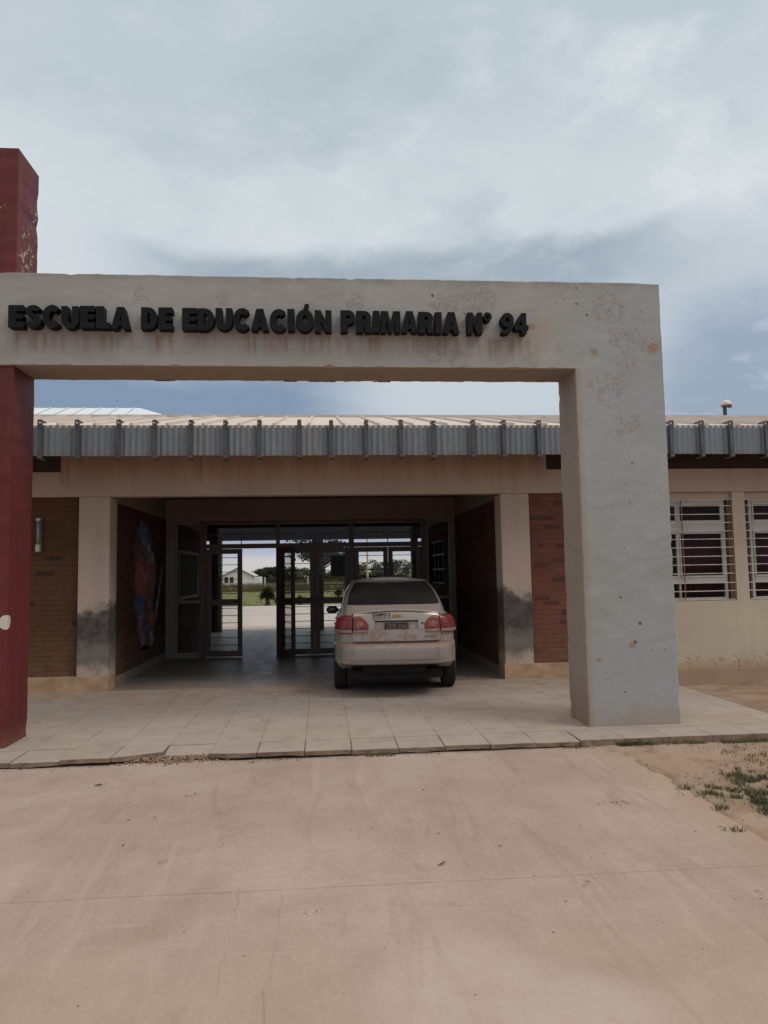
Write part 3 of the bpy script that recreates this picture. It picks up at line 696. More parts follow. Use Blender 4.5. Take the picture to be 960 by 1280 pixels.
# ------------------------------------------------------------------ raised letters
def arc(cx_, cy_, rx, ry, a0, a1, n=14):
    return [(cx_+rx*math.cos(R(a0+(a1-a0)*i/n)), cy_+ry*math.sin(R(a0+(a1-a0)*i/n))) for i in range(n+1)]
def thick(path, w0, w1=None):
    w1 = w1 or w0; L = []; Rr = []; n = len(path)
    for i, p in enumerate(path):
        a = Vector(path[max(i-1, 0)]); b = Vector(path[min(i+1, n-1)]); d_ = (b-a).normalized(); nn = Vector((-d_.y, d_.x))
        ww = w0 + (w1-w0)*i/(n-1)
        L.append(tuple(Vector(p)+nn*ww/2)); Rr.append(tuple(Vector(p)-nn*ww/2))
    return L + Rr[::-1]
S_, T_ = .325, .262
def glyph(c):
    if c == 'E': w_ = .64; return w_, [[[(0,0),(w_,0),(w_,T_),(S_,T_),(S_,.39),(w_*.93,.39),(w_*.93,.61),(S_,.61),(S_,1-T_),(w_,1-T_),(w_,1),(0,1)]]]
    if c == 'L': w_ = .58; return w_, [[[(0,0),(w_,0),(w_,T_),(S_,T_),(S_,1),(0,1)]]]
    if c == 'I': return S_+.01, [[[(0,0),(S_,0),(S_,1),(0,1)]]]
    if c == 'A': w_ = .80; return w_, [[[(0,0),(.28,0),(.325,.17),(.475,.17),(.52,0),(w_,0),(.56,1),(.24,1)], [(.36,.38),(.44,.38),(.40,.66)]]]
    if c == 'N': w_ = .76; return w_, [[[(0,0),(.27,0),(.27,.50),(.49,0),(w_,0),(w_,1),(.49,1),(.49,.50),(.27,1),(0,1)]]]
    if c == 'M': w_ = .94; return w_, [[[(0,0),(.25,0),(.25,.60),(.39,0),(.55,0),(.69,.60),(.69,0),(w_,0),(w_,1),(.60,1),(.47,.46),(.34,1),(0,1)]]]
    if c == 'D': w_ = .74; return w_, [[[(0,0)]+arc(.30,.5,.44,.5,-90,90,16)+[(0,1)], [(.29,.23)]+arc(.30,.5,.15,.27,-90,90,10)+[(.29,.77)]]]
    if c == 'P': w_ = .70; return w_, [[[(0,0),(S_,0),(S_,.34)]+arc(.37,.67,.33,.33,-90,90,14)+[(0,1)], [(.29,.57)]+arc(.34,.67,.09,.105,-90,90,8)+[(.29,.775)]]]
    if c == 'R': w_ = .76; return w_, [[[(0,0),(S_,0),(S_,.36),(.34,.36),(.45,0),(w_,0),(.62,.40)]+arc(.38,.69,.33,.31,-48,90,12)+[(0,1)], [(.29,.59)]+arc(.35,.69,.09,.10,-90,90,8)+[(.29,.79)]]]
    if c == 'U': w_ = .74; return w_, [[[(0,1)]+arc(.37,.38,.37,.38,180,360,18)+[(w_,1),(.45,1)]+arc(.37,.36,.085,.12,360,180,10)+[(.29,1)]]]
    if c == 'O': w_ = .80; return w_, [[arc(.40,.5,.40,.515,0,348,28), arc(.40,.5,.125,.255,0,340,16)]]
    if c == 'Ó': w_ = .80; return w_, [[arc(.40,.5,.40,.515,0,348,28), arc(.40,.5,.125,.255,0,340,16)], [[(.33,1.03),(.50,1.03),(.60,1.27),(.40,1.27)]]]
    if c == 'C': w_ = .73; return w_, [[thick(arc(.40,.5,.275,.385,42,318,22), .275)]]
    if c == 'S':
        w_ = .70
        p = arc(.35,.725,.215,.165,18,200,12) + [(.20,.60),(.35,.51),(.47,.43)] + arc(.345,.28,.215,.165,30,-165,12)
        return w_, [[thick(p, .24)]]
    if c == '9':
        return .68, [[arc(.34,.665,.34,.345,0,348,26), arc(.34,.675,.095,.115,0,335,12)], [thick([(.55,.66),(.545,.48),(.49,.26),(.36,.13),(.20,.10),(.04,.14)], .25, .2)]]
    if c == '4': return .74, [[[(0,.20),(0,.43),(.37,1),(.63,1),(.63,.42),(.74,.42),(.74,.20),(.63,.20),(.63,0),(.36,0),(.36,.20)], [(.21,.42),(.37,.42),(.37,.67)]]]
    if c == 'º': return .44, [[arc(.22,.80,.22,.215,0,345,20), arc(.22,.80,.075,.075,0,330,10)]]
sign = thing('sign_lettering', 'black raised block letters reading ESCUELA DE EDUCACIÓN PRIMARIA Nº 94 on the grey beam', 'sign', (0, 6.74, 3.757))
H_ = .207
gcache = {}
def put_word(word, xa, xb, zb):
    ws = [glyph(c)[0] for c in word]; gap = .045
    tot = sum(ws) + gap*(len(word)-1); sx = (xb-xa)/tot; x = xa
    for c, w_ in zip(word, ws):
        bm = fill_poly(glyph(c)[1], .092, .002)
        bmesh.ops.scale(bm, vec=(sx, H_, 1), verts=bm.verts[:])
        bmesh.ops.rotate(bm, matrix=Matrix.Rotation(R(90), 3, 'X') @ Matrix.Rotation(rr.uniform(-.008, .008), 3, 'Z'), verts=bm.verts[:])
        o = obj('letter', bm, M['black_letter'], sign)
        o.location = (x, rr.uniform(-.004, .004), zb + rr.uniform(-.004, .004))
        bevel(o, .004, 1, 40)
        x += (w_+gap)*sx
put_word('ESCUELA', -2.812, -1.738, .006)
put_word('DE', -1.637, -1.352, .006)
put_word('EDUCACIÓN', -1.266, .118, .0)
put_word('PRIMARIA', .203, 1.338, -.004)
put_word('Nº', 1.416, 1.655, -.004)
put_word('94', 1.745, 2.015, -.004)
# ------------------------------------------------------------------ school building
sch = thing('school_building', 'low cream school building with brick panels, corrugated metal eave band and open entrance hall', 'building', (0, 9.9, 0))
def part(name, bm, mat, parent=None, smooth=False):
    o = obj(name, bm, mat, None, smooth)
    o.parent = parent or sch
    if o.parent is sch: o.matrix_parent_inverse = Matrix.Translation((0, -9.9, 0))
    return o
YF = 9.9
# header beam, with the raised middle over the entrance
bm = bmesh.new()
prism_xz(bm, [(-12, 2.552), (12, 2.552), (12, 2.885), (3.163, 2.885), (3.163, 3.33), (-3.44, 3.33), (-3.44, 2.885), (-12, 2.885)], YF, YF+.2)
bevel(part('header_beam', bm, M['plaster']), .006)
for (a, b) in ((-3.197, -2.796), (2.489, 2.895)):
    bm = bmesh.new(); box(bm, a, b, YF, YF+.36, 0, 2.5515)
    bevel(part('column', bm, M['plaster_col']), .012, 2)
# plinths
for a in ((-4.4, -2.786), (2.479, 3.80)): part('plinth', BX(*a, YF-.008, YF+.30, -.02, .196), M['plinth'])
# brick panels between column and wing
part('brick_panel', BX(-4.4, -3.1975, YF+.07, YF+.22, .196, 2.5515), M['brick_brown'])
part('brick_panel', BX(2.8955, 3.80, YF+.055, YF+.22, .196, 2.5515), M['brick_red'])
# projecting and missing bricks in the red panel
rr = random.Random(12)
burnt = simple('burnt_brick', (.095, .040, .029), .9, 0, .35, 15, .3)
for q in range(20):
    row = rr.choice([10, 17, 19, 20, 22, 24, 26, 28, 30, 33, 21, 29])
    x = 2.92 + rr.random()*.75; z = .20 + row*.066
    part('proud_brick', BX(x, min(x+rr.uniform(.08, .24), 3.78), YF+.0505-.0004*q, YF+.0549, z+.006, z+.052), burnt)
# wings
wins_r = [(4.28, 5.885), (6.07, 7.675), (7.86, 9.465)]
wins_l = [(-6.45, -4.85), (-8.25, -6.65)]
def wing(a, b, wins):
    bm = bmesh.new()
    box(bm, a, b, YF+.03, YF+.23, .045, 1.0)
    xs_ = [a] + [v_ for w_ in wins for v_ in w_] + [b]
    for i in range(0, len(xs_), 2): box(bm, xs_[i], xs_[i+1], YF+.03, YF+.23, 1.0, 2.5515)
    part('wall', bm, M['plaster_wing'])
    part('plinth', BX(a, b, YF-.01, YF+.23, -.32, .045), M['plinth_wing'])
    # rough ledge of old render above the plinth
    bm = bmesh.new(); r2 = random.Random(2)
    x = a+.4
    while x < b:
        L_ = r2.uniform(.12, .5); zt = .19 + r2.uniform(-.03, .035)
        box(bm, x, min(b, x+L_), YF+.022, YF+.0298, .046, zt); x += L_ + (0.002 if r2.random() < .7 else r2.uniform(.02, .1))
    part('render_skirt', bm, M['plaster_wing'])
wing(3.80, 12, wins_r); wing(-12, -4.4, wins_l)
# soffit, dark backing painting the shade in the eave gaps, ceiling, back walls
for a in ((-12, 12, 9.32, YF-.002, 3.335, 3.36), (-12, -3.445, YF+.02, YF+.06, 2.886, 3.33), (3.168, 12, YF+.02, YF+.06, 2.886, 3.33)): part('soffit_and_gap_backing', BX(*a), M['eave_dark'])
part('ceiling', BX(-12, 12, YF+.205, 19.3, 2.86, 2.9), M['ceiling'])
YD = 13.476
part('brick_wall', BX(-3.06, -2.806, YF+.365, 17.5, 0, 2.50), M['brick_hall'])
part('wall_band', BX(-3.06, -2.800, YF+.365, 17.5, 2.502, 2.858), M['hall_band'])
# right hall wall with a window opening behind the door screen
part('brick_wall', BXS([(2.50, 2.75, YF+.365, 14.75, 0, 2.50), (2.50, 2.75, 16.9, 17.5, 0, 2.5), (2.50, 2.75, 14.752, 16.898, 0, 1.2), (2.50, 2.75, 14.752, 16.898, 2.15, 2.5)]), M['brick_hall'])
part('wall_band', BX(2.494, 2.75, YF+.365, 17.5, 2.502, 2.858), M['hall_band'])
bm = bmesh.new()
for y in (14.76, 15.25, 15.8, 16.35, 16.86): box(bm, 2.56, 2.60, y, y+.04, 1.2, 2.15)
for z in (1.2, 1.5, 1.82, 2.11): box(bm, 2.562, 2.598, 14.76, 16.89, z, z+.035)
part('hall_window_bars', bm, M['black_bar'])
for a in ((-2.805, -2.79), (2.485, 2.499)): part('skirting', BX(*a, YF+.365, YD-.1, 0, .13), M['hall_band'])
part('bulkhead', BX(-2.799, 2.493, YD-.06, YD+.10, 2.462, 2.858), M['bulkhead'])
lw = part('hall_window', BX(-2.803, -2.790, 14.6, 16.9, 1.0, 1.98), M['door_grey'])
o = obj('pane', BX(-2.7899, -2.785, 14.7, 16.8, 1.06, 1.92), simple('blind_pane', (.035, .045, .05), .8, spec=.1), lw)
# rear walls of the class rooms with their windows
part('back_wall', BX(-12, -3.061, 17.3, 17.5, 0, 2.858), M['brick_hall_x'])
part('back_wall', BXS([(2.751, 2.95, 17.3, 17.5, 0, 2.858), (2.951, 4.4, 17.3, 17.5, 0, 1.1), (2.951, 4.4, 17.3, 17.5, 2.3, 2.858), (4.401, 12, 17.3, 17.5, 0, 2.858)]), M['brick_hall_x'])
bm = bmesh.new()
for x in (2.96, 3.2, 3.45, 3.7, 3.95, 4.36): box(bm, x, x+.05, 17.38, 17.42, 1.1, 2.3)
for z in (1.1, 1.5, 1.75, 2.25): box(bm, 2.952, 4.4, 17.381, 17.419, z, z+.05)
part('back_window_bars', bm, M['black_bar'])
for a in ((-12.2, -12.002), (12.002, 12.2)): part('end_wall', BX(*a, YF, 17.5, -.3, 3.3), M['plaster_wing'])
# gallery posts and beam at the rear
for (a, b) in ((-2.90, -2.60), (-.25, .05), (2.39, 2.56), (5.2, 5.5), (-5.8, -5.5)):
    part('gallery_post', BX(a, b, 19.2, 19.48, 0, 2.36), M['post_paint'])
part('gallery_beam', BX(-12, 12, 19.18, 19.5, 2.36, 2.95), M['post_paint'])
# roof: two pitches with standing ribs
SL = .24; YR = 13.75; ZE = 3.385; YE = 9.285
zr = ZE + SL*(YR-YE)
bm = bmesh.new()
def roof_pt(x, y): return (x, y, ZE+SL*(y-YE) if y <= YR else zr-SL*(y-YR))
for (ya, yb) in ((YE, YR), (YR, 19.75)):
    v_ = [bm.verts.new(roof_pt(-12.6, ya)), bm.verts.new(roof_pt(12.6, ya)), bm.verts.new(roof_pt(12.6, yb)), bm.verts.new(roof_pt(-12.6, yb))]
    bm.faces.new(v_)
    u_ = [bm.verts.new(Vector(q.co)-Vector((0, 0, .03))) for q in v_]; bm.faces.new(u_[::-1])
    for i in range(4): bm.faces.new((v_[i], u_[i], u_[(i+1) % 4], v_[(i+1) % 4]))
k = 0; x = -12.3
while x < 12.4:
    for (ya, yb) in ((YE+.06, YR-.02), (YR+.02, 19.7)):
        hgt = .034
        a0 = Vector(roof_pt(x, ya)); a1 = Vector(roof_pt(x, yb))
        sec = [(-.022, -.004), (-.012, hgt), (.012, hgt), (.022, -.004)]
        r0 = [bm.verts.new(a0+Vector((s_, 0, h_))) for s_, h_ in sec]; r1 = [bm.verts.new(a1+Vector((s_, 0, h_))) for s_, h_ in sec]
        for i in range(3): bm.faces.new((r0[i], r0[i+1], r1[i+1], r1[i]))
        bm.faces.new(r0[::-1]); bm.faces.new(r1)
    x += .4502
roof = part('roof', bm, M['roof'])
part('ridge_cap', BX(-12.6, 12.6, YR-.14, YR+.14, zr-.03, zr+.012), M['roof'], roof).matrix_parent_inverse = Matrix.Identity(4)
for a in ((-12.19, -12.01), (12.01, 12.19)): part('gable_wall', BX(*a, 9.95, 17.4, 3.301, 3.42), M['plaster_wing'])
# corrugated fascia with brackets
bm = bmesh.new(); prev = None
x = -12.5; pitch = .0762
while x < 12.5:
    for (f, dd) in tuple((q/6, .0045*(1-math.cos(2*math.pi*q/6))) for q in range(6)):
        xx = x + f*pitch; yy = 9.28 + dd
        zl = 2.998 + .003*math.sin(xx*3.1)
        cur = (bm.verts.new((xx, yy, zl)), bm.verts.new((xx, yy, 3.388)), bm.verts.new((xx, yy+.003, zl)), bm.verts.new((xx, yy+.003, 3.388)))
        if prev:
            bm.faces.new((prev[0], cur[0], cur[1], prev[1])); bm.faces.new((prev[2], prev[3], cur[3], cur[2])); bm.faces.new((prev[0], prev[2], cur[2], cur[0])); bm.faces.new((prev[1], cur[1], cur[3], prev[3]))
        prev = cur
    x += pitch
fascia = part('fascia', bm, M['galv'])
bmb = bmesh.new()
box(bmb, -.027, .027, 9.232, 9.236, 2.962, 3.40); box(bmb, -.027, -.023, 9.2362, 9.277, 2.962, 3.43); box(bmb, .023, .027, 9.2362, 9.277, 2.962, 3.43)
box(bmb, -.027, .027, 9.2362, 9.42, 2.955, 2.9615)
box(bmb, -.024, .024, 9.2325, 9.40, 3.4305, 3.447); box(bmb, -.012, .012, 9.224, 9.2315, 3.34, 3.365); box(bmb, -.012, .012, 9.224, 9.2315, 3.02, 3.045)
bme = mesh_of(bmb, 'bracket')
bme.materials.append(M['galv_bracket'])
rr = random.Random(21)
for k in range(-19, 35):
    o = bpy.data.objects.new('bracket', bme); C.objects.link(o); o.parent = fascia
    o.location = (-3.45+.4502*k, 0, rr.uniform(-.006, .006)); o.rotation_euler = (0, rr.uniform(-.012, .012), 0)

# windows with grilles
def window(x0, x1, first=[None]):
    W = x1-x0
    fr = part('window', BXS([(x0+.002, x1-.002, YF+.085, YF+.135, 2.443, 2.549)]), M['plaster'])       # filler under the header
    bm = bmesh.new(); ya, yb = YF+.10, YF+.155
    X0, X1 = x0+.10, x1-.085
    def b_(a, b, c, d_, pr=0): box(bm, a, b, ya-pr, yb, c, d_)
    b_(X0, X0+.04, 1.005, 2.44); b_(X1-.04, X1, 1.005, 2.44)
    b_(X0+.04, X1-.04, 2.40, 2.44, .002); b_(X0+.04, X1-.04, 1.005, 1.045, .002)
    b_(X0+.04, X1-.04, 1.985, 2.115, .004); b_(X0+.04, X1-.04, 1.245, 1.325, .004)
    mid = (X0+X1)/2
    for (za, zb_) in ((1.045, 1.245), (1.325, 1.985), (2.115, 2.40)):
        b_(mid-.012, mid+.012, za, zb_, .001)
    for (xa, xb) in ((X0+.045, mid-.0125), (mid+.0125, X1-.045)):
        for (za, zb_) in ((1.327, 1.983), (2.117, 2.398)):
            box(bm, xa, xa+.022, ya-.012, ya+.03, za, zb_); box(bm, xb-.022, xb, ya-.012, ya+.03, za, zb_)
            box(bm, xa+.0222, xb-.0222, ya-.011, ya+.03, zb_-.03, zb_); box(bm, xa+.0222, xb-.0222, ya-.011, ya+.03, za, za+.03)
    f = obj('frame', bm, M['white_frame'], fr); bevel(f, .004, 1)
    obj('pane', BX(X0+.04, X1-.04, yb-.03, yb-.025, 1.05, 2.40), M['glass_dark'], fr)
    bm = bmesh.new(); N = 90
    rc = random.Random(int(x0*100))
    prev = None
    for i in range(N+1):
        xx = X0-.05 + (X1-X0+.1)*i/N; yy = YF+.30 + .025*math.sin(i*.83+math.sin(i*.21)*2) + .008*rc.random()
        cur = (bm.verts.new((xx, yy, .9)), bm.verts.new((xx, yy*.5+.5*(YF+.3), 2.5)))
        if prev: bm.faces.new((prev[0], cur[0], cur[1], prev[1]))
        prev = cur
    o = obj('curtain', bm, M['curtain'], fr, True); o.modifiers.new('s', 'SOLIDIFY').thickness = .004
    bm = bmesh.new(); bm2 = bmesh.new()
    z = 1.03
    zs_ = [1.015, 1.137, 1.252, 1.385, 1.51, 1.63, 1.755, 1.875, 1.99, 2.11, 2.23, 2.352, 2.44]
    for z in zs_: box(bm, x0+.008, x1-.004, YF+.046, YF+.054, z-.006, z+.006)
    for xx in (x0+.012, x0+W*.36, x0+W*.53, x1-.03):
        box(bm2, xx, xx+.012, YF+.0545, YF+.066, 1.003, 2.44)
    box(bm2, x1-.012, x1-.004, YF+.0545, YF+.08, 1.003, 2.44); box(bm2, x1-.06, x1-.052, YF+.0545, YF+.08, 1.003, 2.44)
    g = obj('grille', bm, M['grille'], fr); obj('grille_uprights', bm2, M['grille_rust'], fr)
    return fr
for a, b in wins_r + wins_l: window(a, b)

# door screen at the back of the hall
def pane_mesh(x0, x1, z0, z1, y): return BX(x0, x1, y-.003, y+.003, z0, z1)
posts = [(-2.20, -2.09), (-.83, -.76), (.505, .60), (1.86, 1.95)]
bm = bmesh.new()
for a, b in posts: box(bm, a, b, YD-.04, YD+.04, 0, 2.4615)
for (a, b) in zip(posts, posts[1:]):
    box(bm, a[1], b[0], YD-.036, YD+.036, 2.40, 2.461)          # top rail
    box(bm, a[1], b[0], YD-.036, YD+.036, 1.955, 2.04)         # door head
    box(bm, a[1], b[0], YD-.03, YD+.03, 2.205, 2.225)
bevel(part('door_frame', bm, M['brown_metal']), .004, 1)
for (a, b) in zip(posts, posts[1:]):
    tr_ = part('transom', BXS([((a[1]+b[0])/2-.008, (a[1]+b[0])/2+.008, YD-.012, YD+.012, 2.042, 2.203)]), M['brown_metal'])
    obj('pane', pane_mesh(a[1]+.002, b[0]-.002, 2.042, 2.398, YD+.016), M['glass'], tr_)
for a in ((-2.80, -2.64), (2.38, 2.493)): part('side_post', BX(*a, YD-.05, YD+.05, 0, 2.461), M['door_grey'])
for (a, b) in ((-2.64, -2.20), (1.95, 2.38)):
    sl = part('sidelight', BXS([(a+.002, b-.002, YD-.03, YD+.03, 2.40, 2.46), (a+.002, b-.002, YD-.03, YD+.03, 0.0, .10), (a+.002, b-.002, YD-.025, YD+.025, .98, 1.03), (a+.002, a+.04, YD-.02, YD+.02, .1, .98), (a+.002, a+.04, YD-.02, YD+.02, 1.03, 2.4)]), M['door_grey'])
    obj('pane', pane_mesh(a+.04, b-.002, .10, 2.40, YD+.012), M['glass_dirty'], sl)
def leaf(w_, flip=False, handle=True):
    """door leaf from x=0 (hinge) to w_, centred on y=0"""
    z0, z1 = .015, 1.95
    bm = bmesh.new(); s = .085
    box(bm, 0, s, -.02, .02, z0, z1); box(bm, w_-s, w_, -.02, .02, z0, z1)
    box(bm, s, w_-s, -.019, .019, z1-.09, z1); box(bm, s, w_-s, -.019, .019, z0, z0+.10); box(bm, s, w_-s, -.019, .019, .93, 1.04)
    d_ = obj('door', bm, M['brown_metal']); d_.parent = sch; bevel(d_, .003, 1)
    obj('pane', pane_mesh(s, w_-s, z0+.10, z1-.09, .008), M['glass'], d_)
    z = .22
    while z < 1.85:
        if not .91 < z < 1.06:
            bm = bmesh.new(); tube(bm, [(s, -.008, z), (w_-s, -.008, z)], .0065, 6); obj('grille_bar', bm, M['black_bar'], d_)
        z += .131
    if handle:
        bm = bmesh.new(); hx = w_-.045
        box(bm, hx-.018, hx+.018, -.03, -.0205, .90, 1.08); tube(bm, [(hx, -.03, 1.0), (hx, -.06, 1.0), (hx-.10, -.06, 1.0)], .009, 6)
        obj('handle', bm, M['black_bar'], d_)
    return d_
def setleaf(d_, hx, ang, mirror=False, yy=YD):
    d_.location = (hx, yy-9.9, 0); d_.rotation_euler = (0, 0, R(ang))
    if mirror: d_.scale = (-1, 1, 1)
setleaf(leaf(.645), -2.088, 0)
setleaf(leaf(.60), -.80, -58, False, YD-.06)                # open leaf swung back towards the hall
lv_ = [(-.758, .628, 1), (.503, .628, -1), (.602, .625, 1), (1.858, .625, -1)]
for hx, w_, s in lv_:
    setleaf(leaf(w_), hx, 0, s < 0)

# paper notice on the glass of a door
bm = BX(.165, .43, YD-.034, YD-.030, 1.42, 1.80)
o = obj('notice', bm, simple('dark_paper', (.035, .035, .042), .7)); tag(o, 'dark paper notice hung on the glass of the door beside the car', 'notice')
obj('notice_edge', BX(.145, .45, YD-.036, YD-.028, 1.395, 1.418), simple('notice_batten', (.35, .16, .10), .7), o)

# ------------------------------------------------------------------ mural figure on the left hall wall
mur = thing('wall_figure', 'painted figure in red top and blue trousers on the dark hall wall', 'mural', (-2.806, 11.9, 0))
def mural_mat(name, col):
    m, t = newmat('mural_'+name); v = t.obco(); x, y, z = t.sep(v)
    v2 = t.comb(t.m('MULTIPLY', y, 1.0), t.m('MULTIPLY', z, 1.6), 0)
    wv = t.n('ShaderNodeVectorMath', operation='MULTIPLY_ADD'); t.put(wv.inputs[0], t.noise(v, 4, 4, .6, col=True)); wv.inputs[1].default_value = (.25, .25, 0); t.put(wv.inputs[2], v2)
    c3 = t.sep(t.voro(wv.outputs[0], 6.5, 'F1', 1, 'Color')); ed = t.voro(wv.outputs[0], 6.5, 'DISTANCE_TO_EDGE', 1)
    b = t.mix(c3[0], tuple(c*.5 for c in col), tuple(min(1, c*1.35+.01) for c in col))
    b = t.mix(t.m('MULTIPLY', t.m('GREATER_THAN', c3[1], .80), .55), b, (.24, .13, .06))
    b = t.mix(t.m('MULTIPLY', t.m('GREATER_THAN', c3[2], .84), .5), b, (.05, .08, .17))
    b = t.mix(t.sm(ed, .05, .02, 0, .7), b, (.015, .012, .016))
    t.out(b, .7); return m
def flat(name, pts, col, off, th=.006):
    bm = bmesh.new()
    a = [bm.verts.new((off, y-11.9, z)) for y, z in pts]; b = [bm.verts.new((off+th, y-11.9, z)) for y, z in pts]
    bm.faces.new(a); bm.faces.new(b[::-1])
    for i in range(len(pts)): bm.faces.new((a[i], a[(i+1) % len(pts)], b[(i+1) % len(pts)], b[i]))
    bmesh.ops.triangulate(bm, faces=[f for f in bm.faces if len(f.verts) > 4])
    return obj(name, bm, mural_mat(name, tuple(c*1.15+.004 for c in col)), mur)
flat('backing', [(11.2,1.86),(11.3,2.2),(11.6,2.41),(12.0,2.32),(12.3,2.1),(12.42,1.92),(12.62,1.74),(12.66,1.4),(12.54,1.15),(12.56,.80),(12.55,.36),(12.2,.31),(11.95,.40),(11.55,.36),(11.3,.9),(11.2,1.2)], (.022,.014,.022), .001)
flat('hat', [(11.36,2.22),(11.6,2.36),(11.96,2.25),(12.22,2.02),(11.95,1.97),(11.7,2.10),(11.45,2.08)], (.05,.13,.24), .008)
flat('hat_band', [(11.62,2.10),(11.95,1.965),(12.2,2.01),(12.25,1.9),(12.0,1.88),(11.7,2.02)], (.26,.24,.2), .0085)
flat('face', [(11.74,2.01),(11.98,1.90),(12.0,1.78),(11.86,1.72),(11.72,1.82)], (.22,.09,.05), .009)
flat('scarf', [(11.97,1.90),(12.2,1.93),(12.45,1.86),(12.50,1.72),(12.25,1.66),(12.03,1.70)], (.26,.26,.22), .0095)
flat('top', [(11.30,1.80),(11.60,1.84),(11.86,1.72),(12.05,1.68),(12.5,1.70),(12.56,1.45),(12.46,1.17),(11.30,1.20)], (.34,.03,.022), .0075)
flat('tassel', [(11.62,1.66),(11.66,1.66),(11.74,1.42),(11.70,1.38)], (.42,.30,.10), .0145)
flat('tassel', [(12.02,1.66),(12.06,1.66),(12.08,1.40),(12.04,1.38)], (.42,.30,.10), .0145)
flat('tassel', [(11.8,1.52),(11.84,1.52),(11.88,1.36),(11.84,1.36)], (.42,.30,.10), .0145)
flat('trouser_leg', [(11.30,1.19),(11.78,1.18),(12.02,.60),(11.80,.44),(11.60,.50)], (.02,.06,.20), .007)
flat('trouser_leg', [(11.84,1.17),(12.32,1.16),(12.5,.80),(12.34,.66),(12.10,.70)], (.20,.06,.025), .0072)
flat('stocking', [(11.40,.95),(11.66,.84),(11.86,.44),(11.62,.38)], (.33,.06,.11), .0135)
flat('boot', [(12.18,.58),(12.36,.60),(12.5,.42),(12.3,.36)], (.30,.24,.14), .008)
flat('pouch', [(12.1,.86),(12.45,.88),(12.5,.68),(12.2,.62)], (.33,.09,.03), .0140)
flat('staff', [(13.08,1.66),(13.14,1.66),(12.66,.76),(12.5,.74)], (.34,.32,.27), .009)

# fluorescent fitting on the left brick panel
wl = thing('wall_lamp', 'vertical white wall lamp on the brown brick panel beside the red column', 'lamp', (-3.715, 9.97, 0))
bm = bmesh.new(); box(bm, -.03, .03, -.03, -.001, 1.82, 2.28); bevel(obj('back_plate', bm, M['door_grey'], wl), .006)
bm = bmesh.new(); tube(bm, [(0, -.055, 1.95), (0, -.055, 2.25)], .022, 12); obj('diffuser', bm, simple('opal_plastic', (.24, .26, .25), .4), wl, True)
bm = bmesh.new(); box(bm, -.027, .027, -.082, -.03, 2.235, 2.275); box(bm, -.027, .027, -.082, -.03, 1.83, 1.925); bevel(obj('end_cap', bm, M['white_frame'], wl), .008)

# ------------------------------------------------------------------ car
exec_car = True
def catmull(P, n):
    out = []
    for i in range(len(P)-1):
        p0 = P[max(i-1, 0)]; p1 = P[i]; p2 = P[i+1]; p3 = P[min(i+2, len(P)-1)]
        for k in range(n):
            u = k/n
            out.append(tuple(.5*((2*b)+(-a+c)*u+(2*a-5*b+4*c-d_)*u*u+(-a+3*b-3*c+d_)*u**3) for a, b, c, d_ in zip(p0, p1, p2, p3)))
    out.append(tuple(P[-1])); return out
car = thing('parked_car', 'dusty silver sedan with mud on its boot lid, parked nose first in the entrance hall', 'car', (.885, 8.66, 0), None, R(-2.7))
def mk_paint():
    m, t = newmat('silver_paint'); v = t.obco(); x, y, z = t.sep(v)
    fl = t.noise(v, 3, 4, .5, col=True); mid = t.noise(v, 6, 6, .65); fine = t.noise(v, 40, 5, .7)
    b = t.mix(t.sep(fl)[0], (.33, .285, .255), (.39, .345, .312))
    b = t.mix(t.sm(mid, .35, .75, 0, .28), b, (.31, .25, .21))
    rear = t.sm(y, .45, .2)
    # mud: on the bumper ledge, below and beside the number plate
    sm_ = t.noise(t.map(v, (7, 7, 11), (1, 2, 3)), 1, 6, .7, .8)
    ledge = t.m('MULTIPLY', t.sm(z, .592, .612), t.sm(z, .662, .645))
    zone = t.m('MULTIPLY', t.sm(z, .655, .675), t.sm(t.m('ADD', z, t.m('MULTIPLY', sm_, .2)), .96, .86))
    side = t.sm(t.m('ABSOLUTE', x), .12, .34)
    mud = t.m('MAXIMUM', t.m('MULTIPLY', ledge, t.sm(t.m('ADD', sm_, t.m('MULTIPLY', side, .16)), .40, .54)), t.m('MULTIPLY', zone, t.m('MULTIPLY', t.sm(sm_, .44, .58), .85)))
    sill = t.m('MULTIPLY', t.sm(t.m('ADD', z, t.m('MULTIPLY', mid, .2)), .55, .3), .55)
    mud = t.m('MULTIPLY', mud, rear)
    b = t.mix(t.m('MULTIPLY', mud, .85), b, (.25, .135, .078))
    b = t.mix(sill, b, (.30, .20, .14))
    film = t.sm(fine, .35, .7, .10, .20)
    b = t.mix(film, b, (.42, .33, .26))
    rg = t.m('ADD', t.lin(mid, .3, .7, .24, .34), t.m('MULTIPLY', mud, .5))
    t.out(b, rg, None, t.m('MULTIPLY', t.m('SUBTRACT', 1, mud), .25), spec=.5)
    return m
PAINT = mk_paint()
CARGLASS = simple('tinted_car_glass', (.028, .025, .024), .14, 0, .3, 3, 0, .55)
RUBBER = simple('tyre_rubber', (.022, .020, .018), .85, 0, .3, 20)
BLACKP = simple('black_plastic', (.014, .014, .015), .5)
GAP = simple('shut_line', (.012, .010, .009), .9)
RIM = simple('rim_alloy', (.33, .32, .31), .4, .6)
half = [(0,.115),(.20,.118),(.38,.132),(.52,.162),(.62,.212),(.69,.30),(.73,.44),(.752,.70),(.768,1.1),(.780,1.7),(.782,2.4),(.778,3.0),(.76,3.45),(.72,3.8),(.60,4.0),(.35,4.1),(0,4.14)]
NS = 6
HP = catmull(half, NS)              # rear centre -> front centre, +x side
NH = len(HP)
